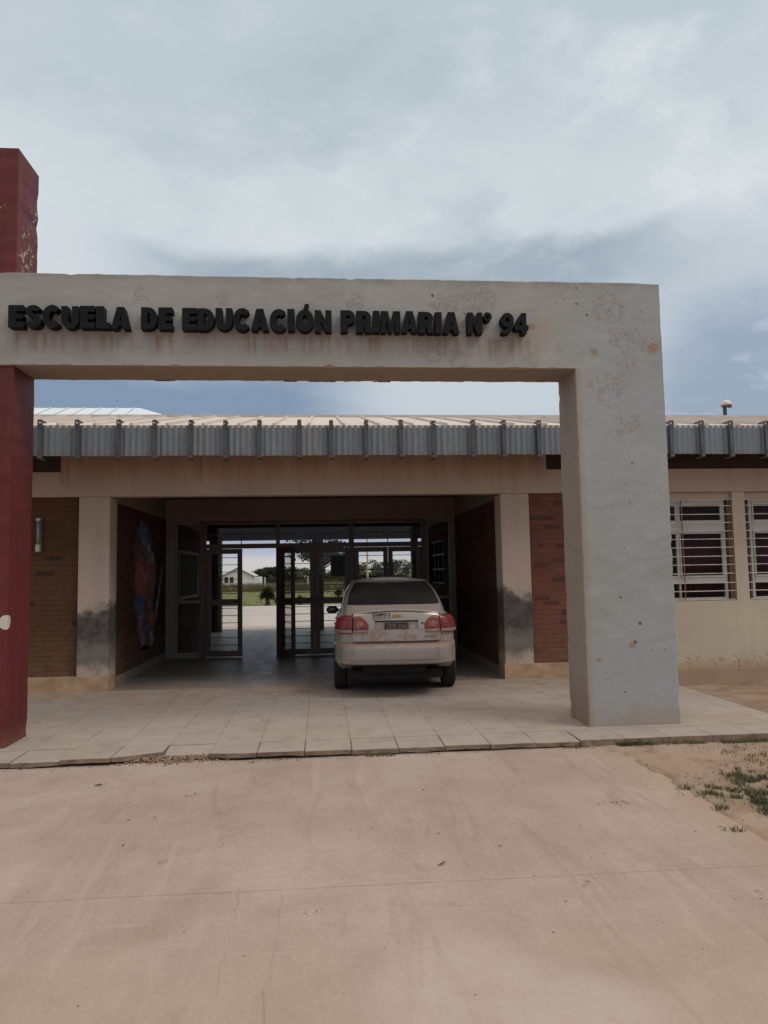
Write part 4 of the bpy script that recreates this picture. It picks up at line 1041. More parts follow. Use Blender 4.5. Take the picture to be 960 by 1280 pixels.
def plan(s):
    """s in half-index units, negative = left (-x); returns point, outward normal"""
    a = abs(s)*NS; i = min(int(a), NH-2); f = a-i
    p = [HP[i][k]*(1-f)+HP[i+1][k]*f for k in (0, 1)]
    i0 = max(i-1, 0); i1 = min(i+2, NH-1)
    tx, ty = HP[i1][0]-HP[i0][0], HP[i1][1]-HP[i0][1]
    if i == 0: ty = 0
    L = math.hypot(tx, ty); nx, ny = ty/L, -tx/L
    sg = -1 if s < 0 else 1
    return p[0]*sg, p[1], nx*sg, ny
def z_sh(y, x):
    pts = [(0,1.035),(.5,1.04),(1.2,1.0),(2.9,.95),(3.3,.87),(3.8,.76),(4.14,.66)]
    for (a, b), (c, d_) in zip(pts, pts[1:]):
        if y <= c: z = b+(d_-b)*(y-a)/(c-a) if y > a else b; break
    else: z = .66
    return z - .085*(x/.75)**2*max(0, min(1, 1.6-y))
def z_low(y): return .37 - .14*max(0, min(1, (y-.45)/.2))
VL = [(0,-.07),(.05,-.03),(.14,-.006),(.30,0),(.45,.002),(.58,.0),(.70,-.002),(.80,-.010),(.88,-.022),(.94,-.038),(.98,-.058),(1,-.085)]
def body_pt(s, v_, extra=0):
    x, y, nx, ny = plan(s)
    zt = z_sh(y, x); zb = z_low(y)
    off = None
    for (a, b), (c, d_) in zip(VL, VL[1:]):
        if v_ <= c: off = b+(d_-b)*(v_-a)/(c-a); break
    if off is None: off = VL[-1][1]
    z = zb+(zt-zb)*v_
    tilt = .10*max(0, z-.66) if y < .6 else 0
    off += extra
    return Vector((x+nx*off, y+ny*off+tilt*max(0, min(1, (.6-y)/.3)), z))
def rear_pt(s, z, extra=0):
    x, y, _, _ = plan(s)
    return body_pt(s, (z-z_low(y))/(z_sh(y, x)-z_low(y)), extra)
svals = [i/NS for i in range(NH)]
def build_body():
    bm = bmesh.new(); levels = [v_ for v_, _ in VL]
    full = [-s for s in svals[::-1]][:-1] + svals[:-1]   # from front-centre(-) through rear to just before front centre(+)
    ring = [[bm.verts.new(body_pt(s if abs(s) > 1e-6 else 1e-9, v_)) for s in full] for v_ in levels]
    n_ = len(full)
    for a, b in zip(ring, ring[1:]):
        for k in range(n_): bm.faces.new((a[k], a[(k+1) % n_], b[(k+1) % n_], b[k]))
    # deck and floor: cross strips
    c_ = NH-1    # index of rear centre in full
    for lvl, crown in ((ring[-1], 1), (ring[0], 0)):
        prevrow = None; W = 10
        for i in range(1, NH-1):
            l, r_ = lvl[c_-i], lvl[c_+i]
            row = [l]
            for q in range(1, W):
                f = q/W; p = l.co.lerp(r_.co, f)
                xw = abs(r_.co.x); cr = .075*(1-(2*f-1)**2)*min(1, xw/.70)**2*crown
                row.append(bm.verts.new(p+Vector((0, 0, cr))))
            row.append(r_)
            if prevrow is None:
                apex = lvl[c_]
                for q in range(W): bm.faces.new((apex, row[q], row[q+1]))
            else:
                for q in range(W): bm.faces.new((prevrow[q], row[q], row[q+1], prevrow[q+1]))
            prevrow = row
        apex = lvl[0]
        for q in range(W): bm.faces.new((prevrow[q], apex, prevrow[q+1]))
    return bm
body = obj('body', build_body(), [PAINT, GAP], car, True)
# wheel arches
cut = bmesh.new()
WY = (.90, 3.33)
for y in WY:
    bmesh.ops.create_cone(cut, cap_ends=True, segments=40, radius1=.335, radius2=.335, depth=2.2, matrix=Matrix.Translation((0, y, .30)) @ Matrix.Rotation(R(90), 4, 'Y'))
cme = mesh_of(cut); cme.materials.append(GAP)
cut_o = bpy.data.objects.new('cutter', cme); C.objects.link(cut_o); cut_o.parent = car
md = body.modifiers.new('b', 'BOOLEAN'); md.operation = 'DIFFERENCE'; md.object = cut_o; md.solver = 'EXACT'; md.material_mode = 'TRANSFER'
bpy.context.view_layer.update()
dg = bpy.context.evaluated_depsgraph_get()
nm = bpy.data.meshes.new_from_object(body.evaluated_get(dg)); body.modifiers.clear(); body.data = nm
bpy.data.objects.remove(cut_o)
for p in nm.polygons: p.use_smooth = True
def sharp(o, a=32):
    m = o.modifiers.new('es', 'EDGE_SPLIT'); m.split_angle = R(a)
sharp(body)
# greenhouse
gb = catmull([(0,.60),(.30,.61),(.50,.64),(.605,.73),(.665,.98),(.695,1.6),(.70,2.3),(.67,2.75),(.52,2.98),(.26,3.05),(0,3.07)], 6)
gt = catmull([(0,1.47),(.28,1.485),(.43,1.52),(.485,1.60),(.515,1.72),(.535,1.95),(.535,2.15),(.515,2.28),(.42,2.36),(.2,2.40),(0,2.41)], 6)
NG = len(gb)
def gh(s, w_, off=0):
    a = abs(s)*6; i = min(int(a), NG-2); f = a-i
    B = [gb[i][k]*(1-f)+gb[i+1][k]*f for k in (0, 1)]; T = [gt[i][k]*(1-f)+gt[i+1][k]*f for k in (0, 1)]
    sg = -1 if s < 0 else 1
    zb = 1.015 if B[1] < 1 else 1.015-.05*min(1, (B[1]-1)/1.5)
    if abs(s) < 3.2: zb = 1.035
    zt = 1.372 + .012*(1-min(1, abs(T[0])/.5))
    bul = .035*math.sin(math.pi*w_)
    x = B[0]+(T[0]-B[0])*w_; y = B[1]+(T[1]-B[1])*w_; z = zb+(zt-zb)*w_
    # approximate outward normal in plan
    j = min(max(i, 1), NG-3); tx = gb[j+1][0]-gb[j-1][0]; ty = gb[j+1][1]-gb[j-1][1]; L = math.hypot(tx, ty)
    nx, ny = (ty/L, -tx/L) if a > .5 else (0, -1)
    return Vector(((x+nx*(bul+off))*sg, y+ny*(bul+off), z+off*.6))
bm = bmesh.new()
gs = [i/6 for i in range(NG)]; full = [-s for s in gs[::-1]][:-1] + gs[:-1]
wl_ = [-.34, -.12, 0, .1, .25, .4, .55, .7, .85, .95, 1.0]
ring = [[bm.verts.new(gh(s if abs(s) > 1e-6 else 1e-9, w_)) for s in full] for w_ in wl_]
n_ = len(full)
for a, b in zip(ring, ring[1:]):
    for k in range(n_): bm.faces.new((a[k], a[(k+1) % n_], b[(k+1) % n_], b[k]))
c_ = NG-1; prevrow = None; W = 8; lvl = ring[-1]
for i in range(1, NG-1):
    l, r_ = lvl[c_-i], lvl[c_+i]; row = [l]
    ym = min(1, i/8)*min(1, (NG-1-i)/8)
    for q in range(1, W):
        f = q/W; row.append(bm.verts.new(l.co.lerp(r_.co, f)+Vector((0, 0, .04*(1-(2*f-1)**2)*ym))))
    row.append(r_)
    if prevrow is None:
        for q in range(W): bm.faces.new((lvl[c_], row[q], row[q+1]))
    else:
        for q in range(W): bm.faces.new((prevrow[q], row[q], row[q+1], prevrow[q+1]))
    prevrow = row
for q in range(W): bm.faces.new((prevrow[q], lvl[0], prevrow[q+1]))
sharp(obj('cabin', bm, PAINT, car, True), 40)
def patch(fn, rows, cols, th_fn, name, mat, parent, smooth=True, flip=False):
    """fn(i/rows, j/cols, off) -> Vector ; closed slab between off=lo and off=hi with rounded rim"""
    lo, hi = th_fn
    bm = bmesh.new()
    A = [[bm.verts.new(fn(i/rows, j/cols, hi - ((hi-lo)*.35 if i in (0, rows) or j in (0, cols) else 0))) for j in range(cols+1)] for i in range(rows+1)]
    Bv = [[bm.verts.new(fn(i/rows, j/cols, lo)) if i in (0, rows) or j in (0, cols) else None for j in range(cols+1)] for i in range(rows+1)]
    for i in range(rows):
        for j in range(cols): bm.faces.new((A[i][j], A[i][j+1], A[i+1][j+1], A[i+1][j]))
    rim = [(0, j) for j in range(cols)] + [(i, cols) for i in range(rows)] + [(rows, j) for j in range(cols, 0, -1)] + [(i, 0) for i in range(rows, 0, -1)]
    for (a, b), (c, d_) in zip(rim, rim[1:]+rim[:1]):
        bm.faces.new((A[c][d_], A[a][b], Bv[a][b], Bv[c][d_]))
    o = obj(name, bm, mat, parent, smooth); sharp(o, 50); return o
def lerp(a, b, f): return a+(b-a)*f
# rear window (rounded corners), windscreen, side windows
def rw(u, v_, off):
    w_ = lerp(.10, .93, u); e = abs(2*v_-1)
    edge = lerp(2.92, 2.85, u)
    return gh(lerp(-edge, edge, v_) or 1e-9, w_ if e < .92 else lerp(.10+.02, .93-.02, u), off)
patch(rw, 10, 30, (.001, .006), 'rear_window', CARGLASS, car)
def ws(u, v_, off):
    w_ = lerp(.10, .93, u); s = lerp(7.7, 9.95, v_)
    return gh(s, w_, off)
patch(ws, 8, 16, (.001, .006), 'windscreen', CARGLASS, car); patch(lambda u, v_, o: gh(-lerp(7.7, 9.95, v_), lerp(.10, .93, u), o), 8, 16, (.001, .006), 'windscreen', CARGLASS, car)
for sg in (-1, 1):
    for (a, b) in ((3.75, 5.05), (5.15, 6.75)):
        patch(lambda u, v_, o, a=a, b=b, sg=sg: gh(sg*lerp(a+.22*u*(a < 4), b, v_), lerp(.10, .90, u), o), 6, 12, (.001, .006), 'side_window', CARGLASS, car)
# bumper
def bump_pt(u, v_, off):
    s = lerp(-6.55, 6.55, v_)
    prof = [(.632,.004),(.628,.05),(.615,.088),(.596,.10),(.57,.104),(.50,.105),(.440,.104),(.430,.096),(.424,.104),(.405,.10),(.392,.085),(.386,.055),(.383,.0),(.383,-.06)]
    q = u*(len(prof)-1); i = min(int(q), len(prof)-2); f = q-i
    z = lerp(prof[i][0], prof[i+1][0], f); o_ = lerp(prof[i][1], prof[i+1][1], f)
    tap = max(.14, 1-max(0, abs(s)-2.6)/2.2*.86)
    x, y, nx, ny = plan(s if abs(s) > 1e-6 else 1e-9)
    o_ = o_*tap+off
    return Vector((x+nx*o_, y+ny*o_, z))
patch(bump_pt, 26, 60, (-.004, .0), 'rear_bumper', PAINT, car)
def bumpf(u, v_, off):
    s = lerp(12.6, 19.4, v_); s = s if s <= 16 else -(32-s)
    x, y, nx, ny = plan(max(-15.999, min(15.999, s)))
    prof = [(.60,.0),(.57,.05),(.45,.07),(.33,.06),(.25,.02)]
    q = u*4; i = min(int(q), 3); f = q-i
    o_ = lerp(prof[i][1], prof[i+1][1], f)+off
    return Vector((x+nx*o_, y+ny*o_, lerp(prof[i][0], prof[i+1][0], f)))
patch(bumpf, 8, 30, (-.004, 0), 'front_bumper', PAINT, car)
# boot lid with number plate recess
def s_of_x(x):
    lo, hi = 0, 6
    for _ in range(40):
        m_ = (lo+hi)/2
        if plan(m_)[0] < abs(x): lo = m_
        else: hi = m_
    return math.copysign((lo+hi)/2, x)
RX, RZ0, RZ1 = .262, .797, .905
xg = sorted(set([-.525+1.05*i/42 for i in range(43)] + [-RX, RX, -RX-.006, RX+.006]))
zg = sorted(set([.662+(1.02-.662)*i/22 for i in range(21)] + [RZ0, RZ1]))
HI = .026
def lid_x(x, z):     # round the lower corners
    k = max(0, (.70-z)/.045); return x*(1-.05*k*k)
bm = bmesh.new()
vt = {}
nx_, nz_ = len(xg)-1, len(zg)-1
def lv(i, j, off):
    key = (i, j, off)
    if key not in vt: vt[key] = bm.verts.new(rear_pt(s_of_x(lid_x(xg[i], zg[j])) or 1e-9, min(zg[j], z_sh(.13, xg[i])-.014-.0006*(nz_-j)), off))
    return vt[key]
hole = lambda i, j: -RX <= (xg[i]+xg[i+1])/2 <= RX and RZ0 <= (zg[j]+zg[j+1])/2 <= RZ1
nx_, nz_ = len(xg)-1, len(zg)-1
for i in range(nx_):
    for j in range(nz_):
        if hole(i, j): continue
        bm.faces.new((lv(i,j,HI), lv(i+1,j,HI), lv(i+1,j+1,HI), lv(i,j+1,HI)))
        for (di, dj, e) in ((-1,0,((i,j),(i,j+1))), (1,0,((i+1,j),(i+1,j+1))), (0,-1,((i,j),(i+1,j))), (0,1,((i,j+1),(i+1,j+1)))):
            a, b = i+di, j+dj
            if not (0 <= a < nx_ and 0 <= b < nz_) or hole(a, b):
                bm.faces.new((lv(*e[0],HI), lv(*e[1],HI), lv(*e[1],-.004), lv(*e[0],-.004)))
lid = obj('boot_lid', bm, PAINT, car, True); sharp(lid, 40)
def strip(pts, r_, name, mat, parent):
    bm = bmesh.new(); tube(bm, pts, r_, 6); return obj(name, bm, mat, parent, True)
strip([rear_pt(s_of_x(lid_x(x, .657)*1.0) or 1e-9, .657, .004) for x in [-.53+1.06*i/30 for i in range(31)]], .006, 'shut_line', GAP, lid)
for sg in (-1, 1):
    strip([rear_pt(s_of_x(sg*lid_x(.532, z)), z, .006) for z in [.658+.33*i/14 for i in range(15)]], .005, 'shut_line', GAP, lid)
# rounded lip across the top of the lid
strip([rear_pt(s_of_x(x) or 1e-9, z_sh(.13, x)-.020, .016)+Vector((0, .010, .006)) for x in [-.55+1.1*i/30 for i in range(31)]], .014, 'lip', PAINT, lid)
strip([rear_pt(s_of_x(lerp(-RX, RX, i/16)) or 1e-9, RZ1-.006, HI-.004) for i in range(17)], .007, 'plate_recess_shadow', GAP, lid)  # dark strip painting the shadow under the top edge of the recess
# recess floor, number plate
patch(lambda u, v_, o: rear_pt(s_of_x(lerp(-RX, RX, v_)) or 1e-9, lerp(RZ0, RZ1, u), o), 4, 12, (-.003, .002), 'plate_recess', PAINT, lid)
yp = rear_pt(1e-9, .83, .012).y
def mk_platecol():
    m, t = newmat('muddy_plate'); v = t.obco()
    f = t.noise(v, 22, 6, .7, .6)
    t.out(t.mix(t.sm(f, .38, .6), (.03, .025, .024), (.16, .085, .05)), .8); return m
plate = BX(-.15, .15, yp-.006, yp-.001, .772, .882)
po = obj('number_plate', plate, mk_platecol(), car)
bm = bmesh.new(); a = .15; box(bm, -a, a, yp-.009, yp-.0062, .772, .777); box(bm, -a, a, yp-.009, yp-.0062, .877, .882); box(bm, -a, -a+.005, yp-.009, yp-.0062, .777, .877); box(bm, a-.005, a, yp-.009, yp-.0062, .777, .877)
obj('plate_rim', bm, simple('plate_rim', (.30, .22, .17), .6), po)
me = text_mesh('FPB 354', .082, .001); o = link('plate_text', me, simple('plate_text', (.20, .135, .10), .7, 0, .4, 25), po); o.rotation_euler = (R(90), 0, 0); o.location = (0, yp-.0075, .827); o.scale = (.86, 1, 1)
bm = bmesh.new(); box(bm, -.16, .155, yp-.014, yp+.001, .756, .766); obj('plate_bracket', bm, simple('pale_bracket', (.5, .44, .38), .5), lid)
bm = bmesh.new(); box(bm, -.15, .15, yp-.010, yp+.004, .7475, .7555); obj('plate_gap', bm, GAP, lid)
# tail lights
LENS = simple('red_lens', (.185, .028, .026), .28, 0, .3, 8, 0, .5)
LENS2 = simple('red_lens_light', (.215, .05, .038), .35, 0, .35, 12, 0, .4)
CLEAR = simple('clear_lens', (.30, .165, .145), .35, 0, .2, 10, 0, .5)
MUDLENS = simple('muddy_lens', (.34, .17, .11), .6, 0, .3, 20)
def zone_light(sg):
    root = bpy.data.objects.new('tail_light', None)
    def reg(x0f, x1f, z0, z1, name, mat, par, lo, hi, r=10, c=14):
        def fn(u, v_, off):
            z = lerp(z0, z1, u); a, b = x0f(z), x1f(z)
            sa, sb = s_arc(a), s_arc(b)
            return rear_pt(sg*lerp(sa, sb, v_), z, off)
        return patch(fn, r, c, (lo, hi), name, mat, par)
    inn = lambda z: .345 + .10*max(0, (z-.84)/.12)**2.0 - .012*math.sin(math.pi*max(0, min(1, (z-.757)/.2)))
    out_ = lambda z: .90 - .10*max(0, (z-.90)/.06)**2
    base_ = reg(lambda z: inn(z)-.006, lambda z: out_(z)+.012, .750, .963, 'tail_light', GAP, car, -.004, .029)
    reg(inn, lambda z: .517, .800, .957, 'inner_lens', LENS2, base_, .02, .036)
    reg(inn, lambda z: .517, .757, .797, 'lower_lens', CLEAR, base_, .02, .035, 4)
    reg(lambda z: .536, out_, .800, .957, 'outer_lens', LENS, base_, .02, .036)
    reg(lambda z: .536, out_, .757, .797, 'lower_lens', CLEAR, base_, .02, .035, 4)
    # mud-caked round reflector
    bm = bmesh.new()
    c0 = rear_pt(sg*s_arc(.435), .845, .0365)
    q = rear_pt(sg*s_arc(.435), .845, .04)-c0
    bmesh.ops.create_uvsphere(bm, u_segments=16, v_segments=8, radius=.048, matrix=Matrix.Translation(c0) @ Matrix.Diagonal((1, .08, 1, 1)))
    obj('reflector', bm, MUDLENS, base_, True)
    return base_
def s_arc(a):
    """a = arc length from the rear centre -> s"""
    L = 0
    for i in range(NH-1):
        d_ = math.dist(HP[i], HP[i+1])
        if L+d_ >= a: return (i+(a-L)/d_)/NS
        L += d_
    return svals[-1]
for sg in (-1, 1): zone_light(sg)
# marks on the boot lid
def on_lid(name, txt, size, x, z, mat, shear=0, off=0, sx=1):
    me = text_mesh(txt, size, .0006, shear, off); o = link(name, me, mat, lid)
    p = rear_pt(s_of_x(x) or 1e-9, z, HI+.006); q = rear_pt(s_of_x(x) or 1e-9, z+.02, HI+.006)
    o.location = p; o.rotation_euler = (R(90)-math.atan2(q.y-p.y, q.z-p.z), 0, 0); o.scale = (sx, 1, 1)
    # turn with the lid's plan curve
    pa = rear_pt(s_of_x(x-.05), z, 0); pb = rear_pt(s_of_x(x+.05), z, 0)
    o.rotation_euler.z = math.atan2(pb.y-pa.y, pb.x-pa.x)
    return o
BLK = simple('sticker_black', (.012, .012, .012), .6)
on_lid('sticker_text', 'CAMPO 2', .060, -.185, .974, BLK, .25, .0015, .84)
on_lid('sticker_text', 'DONATO 10', .046, -.182, .932, simple('sticker_grey', (.10, .10, .10), .6), 0, 0, .80)
on_lid('model_text', 'CLASSIC', .042, .40, .715, simple('worn_chrome', (.19, .17, .155), .5), .2, .0006, .95)
GOLD = simple('gold_emblem', (.42, .24, .07), .35, .6)
bm = bmesh.new()
prism_xz(bm, [(-.058,-.012),(-.020,-.012),(-.026,-.020),(.018,-.020),(.023,-.012),(.052,-.012),(.062,.012),(.024,.012),(.029,.020),(-.015,.020),(-.020,.012),(-.048,.012)], -.006, .006)
o = obj('emblem', bm, GOLD, lid); o.location = rear_pt(.03, .958, HI+.005); bevel(o, .003, 1)
bm = bmesh.new(); bmesh.ops.create_uvsphere(bm, u_segments=16, v_segments=8, radius=.014, matrix=Matrix.Diagonal((1, .4, 1, 1)))
o = obj('boot_lock', bm, BLACKP, lid, True); o.location = rear_pt(s_of_x(.31), .868, HI+.002)
bm = bmesh.new(); bmesh.ops.create_cone(bm, cap_ends=True, segments=20, radius1=.024, radius2=.024, depth=.004, matrix=Matrix.Rotation(R(90), 4, 'X'))
o = obj('lock_ring', bm, simple('chrome_ring', (.5, .47, .44), .4, .4), lid); o.location = rear_pt(s_of_x(.31), .868, HI+.001)
# mirrors
for sg in (-1, 1):
    bm = bmesh.new(); bmesh.ops.create_uvsphere(bm, u_segments=16, v_segments=10, radius=1, matrix=Matrix.Translation((sg*.855, 2.72, .915)) @ Matrix.Diagonal((.095, .06, .062, 1)))
    mo = obj('wing_mirror', bm, BLACKP, car, True)
    bm = bmesh.new(); box(bm, min(sg*.70, sg*.79), max(sg*.70, sg*.79), 2.70, 2.75, .895, .925); obj('mirror_arm', bm, BLACKP, mo)
    bm = bmesh.new(); bmesh.ops.create_uvsphere(bm, u_segments=16, v_segments=8, radius=1, matrix=Matrix.Translation((sg*.855, 2.672, .915)) @ Matrix.Diagonal((.076, .016, .048, 1))); obj('mirror_glass', bm, CARGLASS, mo, True)
# door shut lines and handles along the sides
for sg in (-1, 1):
    for s_ in (7.55, 9.15, 10.75):
        strip([body_pt(sg*s_, v_, .0005) for v_ in [.12+.86*i/12 for i in range(13)]], .003, 'door_line', GAP, body)
    strip([body_pt(sg*(6.9+4.0*i/20), .5, .006) for i in range(21)], .016, 'side_moulding', PAINT, body)
    for s_ in (7.9, 9.5):
        strip([body_pt(sg*(s_+.22*i/4), .80, .012) for i in range(5)], .013, 'door_handle', PAINT, body)
    def hl(u, v_, off, sg=sg): return rear_front(sg, u, v_, off)
    def rear_front(sg, u, v_, off):
        s = sg*lerp(12.9, 14.9, v_); return body_pt(s, lerp(.70, .95, u), off)
    patch(hl, 6, 10, (.0, .012), 'headlight', simple('headlight_lens', (.45, .45, .45), .15), car)
# wheels
def lathe(bm, prof, n_, axis_x=True):
    rings = []
    for (x, r_) in prof: rings.append([bm.verts.new((x, r_*math.cos(2*math.pi*k/n_), r_*math.sin(2*math.pi*k/n_))) for k in range(n_)])
    for a, b in zip(rings, rings[1:]):
        for k in range(n_): bm.faces.new((a[k], a[(k+1) % n_], b[(k+1) % n_], b[k]))
    return rings
def make_wheel():
    bm = bmesh.new()
    lathe(bm, [(-.075,.19),(-.083,.235),(-.079,.272),(-.064,.288),(-.045,.291),(-.043,.284),(-.036,.284),(-.034,.292),(-.004,.293),(-.002,.285),(.005,.285),(.007,.293),(.036,.292),(.038,.284),(.045,.284),(.047,.291),(.064,.288),(.079,.272),(.083,.235),(.075,.19)], 48)
    w_ = bpy.data.objects.new('wheel', None); C.objects.link(w_); w_.parent = car
    ty_ = obj('tyre', bm, RUBBER, w_, True); sharp(ty_, 35)
    bm = bmesh.new(); rg = lathe(bm, [(-.07,.19),(.0,.175),(.055,.178),(.072,.192),(.076,.186),(.06,.165),(.05,.05),(.055,.03)], 40); bm.faces.new(rg[-1]); bm.faces.new(rg[0][::-1])
    for k in range(7):
        a = 2*math.pi*k/7
        v_ = box(bm, .05, .072, -.018, .018, .045, .175); bmesh.ops.rotate(bm, verts=v_, cent=(0,0,0), matrix=Matrix.Rotation(a, 3, 'X'))
    ri = obj('rim', bm, RIM, w_, True); sharp(ri, 35)
    return w_
wheel = make_wheel()
first = True
for y in WY:
    for sg in (-1, 1):
        if first: w_ = wheel; first = False
        else:
            w_ = wheel.copy(); C.objects.link(w_)
            for ch in wheel.children:
                c2 = ch.copy(); C.objects.link(c2); c2.parent = w_
        w_.location = (sg*.695, y, .290); w_.rotation_euler = (0, 0, 0 if sg > 0 else math.pi)
# underbody, exhaust
part_u = obj('underbody', BX(-.55, .55, .25, 3.9, .20, .30), GAP, car)
bm = bmesh.new(); box(bm, -.42, .35, .16, .40, .27, .40); bevel(obj('silencer', bm, GAP, car), .05, 3)

# ------------------------------------------------------------------ things beyond and around
# lamp post above the roof line on the right
lp = thing('yard_lamp', 'lone lamp with a pale domed head on a thin pole above the right roof', 'lamp', (14.74, 25, -.2))
bm = bmesh.new(); tube(bm, [(0, 0, 0), (0, 0, 7.55)], [.09, .065], 10); obj('pole', bm, simple('lamp_pole', (.05, .055, .07), .6), lp)
bm = bmesh.new(); bmesh.ops.create_uvsphere(bm, u_segments=20, v_segments=12, radius=.19)
for v_ in bm.verts:
    if v_.co.z < -.02: v_.co.z = -.02 + (v_.co.z+.02)*.12
    v_.co += Vector((.07, 0, 7.53))
hd = obj('lamp_head', bm, simple('opal_dome', (.62, .58, .50), .5), lp, True)
bm = bmesh.new(); bmesh.ops.create_cone(bm, cap_ends=True, segments=20, radius1=.17, radius2=.195, depth=.035, matrix=Matrix.Translation((.07, 0, 7.495))); obj('rim', bm, M['grille_rust'], hd)
box_ = BX(.11, .27, -.02, .02, 7.44, 7.475); obj('bracket', box_, BLACKP, lp)

# sports hall behind on the left, only its low roof shows
hb = thing('rear_hall', 'pale hall with a low hipped metal roof rising behind the school roof', 'building', (-14, 29, 0))
obj('wall', BX(-9.5, 8.3, -4.5, 4.5, -.3, 6.2), M['white_paint'], hb)
bm = bmesh.new()
e = [(-11, -5.2, 6.2), (10.6, -5.2, 6.2), (10.6, 5.2, 6.2), (-11, 5.2, 6.2)]; rg = [(-7, -.5, 7.97), (7.05, -.5, 7.97)]
E_ = [bm.verts.new(p) for p in e]; G_ = [bm.verts.new(p) for p in rg]
bm.faces.new((E_[0], E_[1], G_[1], G_[0])); bm.faces.new((E_[1], E_[2], G_[1])); bm.faces.new((E_[2], E_[3], G_[0], G_[1])); bm.faces.new((E_[3], E_[0], G_[0])); bm.faces.new(E_[::-1])
rf = obj('roof', bm, M['roof_pale'], hb)
bm = bmesh.new()
x = -6.8
while x < 7: 
    tube(bm, [(x*1.03, -5.1, 6.26), (x, -.6, 7.96)], .02, 5); x += .62
obj('rib', bm, M['roof_pale'], rf)

# far farmhouse
fh = thing('farm_house', 'small white gabled house with two dark windows far across the field', 'house', (-13.6, 120, -1.3))
bm = bmesh.new(); prism_xz(bm, [(-2.35, 0), (2.35, 0), (2.35, 2.45), (0, 3.62), (-2.35, 2.45)], 0, 7); obj('wall', bm, M['white_paint'], fh)
bm = bmesh.new()
prism_xz(bm, [(-2.7, 2.33), (0, 3.68), (2.7, 2.33), (2.7, 2.45), (0, 3.80), (-2.7, 2.45)], -.3, 7.3); obj('roof', bm, simple('farm_roof', (.52, .46, .40), .8), fh)
for a in (-2.1, -1.25): obj('window', BX(a, a+.6, -.04, .01, 1.3, 2.25), BLACKP, fh)
obj('lean_to', BX(2.36, 3.5, .5, 6, 0, 2.2), M['white_paint'], fh)

# vegetation
def leaf_cloud(bm, centre, rad, n_, size, rnd, squash=1.0, hollow=.35):
    for _ in range(n_):
        while True:
            p = Vector((rnd.uniform(-1, 1), rnd.uniform(-1, 1), rnd.uniform(-1, 1)))
            if hollow < p.length < 1: break
        p = Vector((p.x*rad, p.y*rad, p.z*rad*squash)) + Vector(centre)
        s = size*rnd.uniform(.6, 1.4); a = Vector((rnd.gauss(0,1), rnd.gauss(0,1), rnd.gauss(0,.6))).normalized(); b = a.orthogonal().normalized()
        b = (Matrix.Rotation(rnd.uniform(0, 6.28), 3, a) @ b)
        c_ = a.cross(b)
        q = [p + b*s, p + c_*s*.45, p - b*s, p - c_*s*.45]
        bm.faces.new([bm.verts.new(v_) for v_ in q])
def tree(name, label, cat, loc, h, crown_r, n_clumps, leaf_n, leaf_s, mat, seed, group=None, trunk_r=.1, low=.25, squash=.75):
    rnd = random.Random(seed); th_ = thing(name, label, cat, loc, group)
    bm = bmesh.new(); tube(bm, [(0, 0, -.2), (.03*h, 0, h*.35), (0, .02*h, h*.8)], [trunk_r, trunk_r*.75, trunk_r*.25], 7)
    ends = []
    for k in range(n_clumps):
        a = rnd.uniform(0, 6.28); zz_ = rnd.uniform(low, .92)*h
        prof = math.sin(math.pi*min(1, max(.12, (zz_/h-low+.12)/(1.08-low))))**.7
        r_ = crown_r*prof*rnd.uniform(.35, 1.0); e_ = Vector((r_*math.cos(a), r_*math.sin(a), zz_))
        tube(bm, [(.01*h, 0, max(.2*h, zz_*.7)), e_*.6+Vector((0, 0, zz_*.36)), e_], [trunk_r*.35, trunk_r*.2, trunk_r*.08], 5)
        ends.append(e_)
    obj('trunk', bm, M['bark'], th_)
    bm = bmesh.new()
    for e_ in ends: leaf_cloud(bm, e_, crown_r*rnd.uniform(.22, .42), leaf_n, leaf_s, rnd, squash)
    obj('crown', bm, mat, th_)
    return th_
tree('pine_tree', 'big dark tree with open layered boughs seen through the door glass', 'tree', (-.1, 60, -.1), 6.3, 3.1, 34, 150, .13, M['leaf_dark'], 31, None, .22, .38, .42)
specs = [(-16.2,180,2.1,1.9),(-14.4,176,2.9,2.2),(-12.3,182,3.5,2.4),(-9.8,178,3.7,2.7),(-7.2,184,3.2,2.4),(-4.6,178,3.1,2.6),(-2.0,182,2.9,2.3),(.9,180,2.8,2.2),(3.6,178,2.7,2.1),(6.6,182,3.0,2.2),(9.4,179,3.7,2.4),(12.2,180,4.6,2.7),(15.3,178,4.2,2.5),(18.9,182,5.0,2.8),(22.2,180,4.3,2.6),(26,181,4.0,2.6)]
for i, (x, y, h, r_) in enumerate(specs):
    tree('tree', 'rounded dark green tree in the belt along the horizon', 'tree', (x, y, -1.25), h+.7, r_*1.25, 26, 95, .23, M['leaf_dark'] if i < 5 or i in (11, 13) else M['leaf_mid'], 50+i, 'trees of the belt along the horizon', .12, .04, .62)
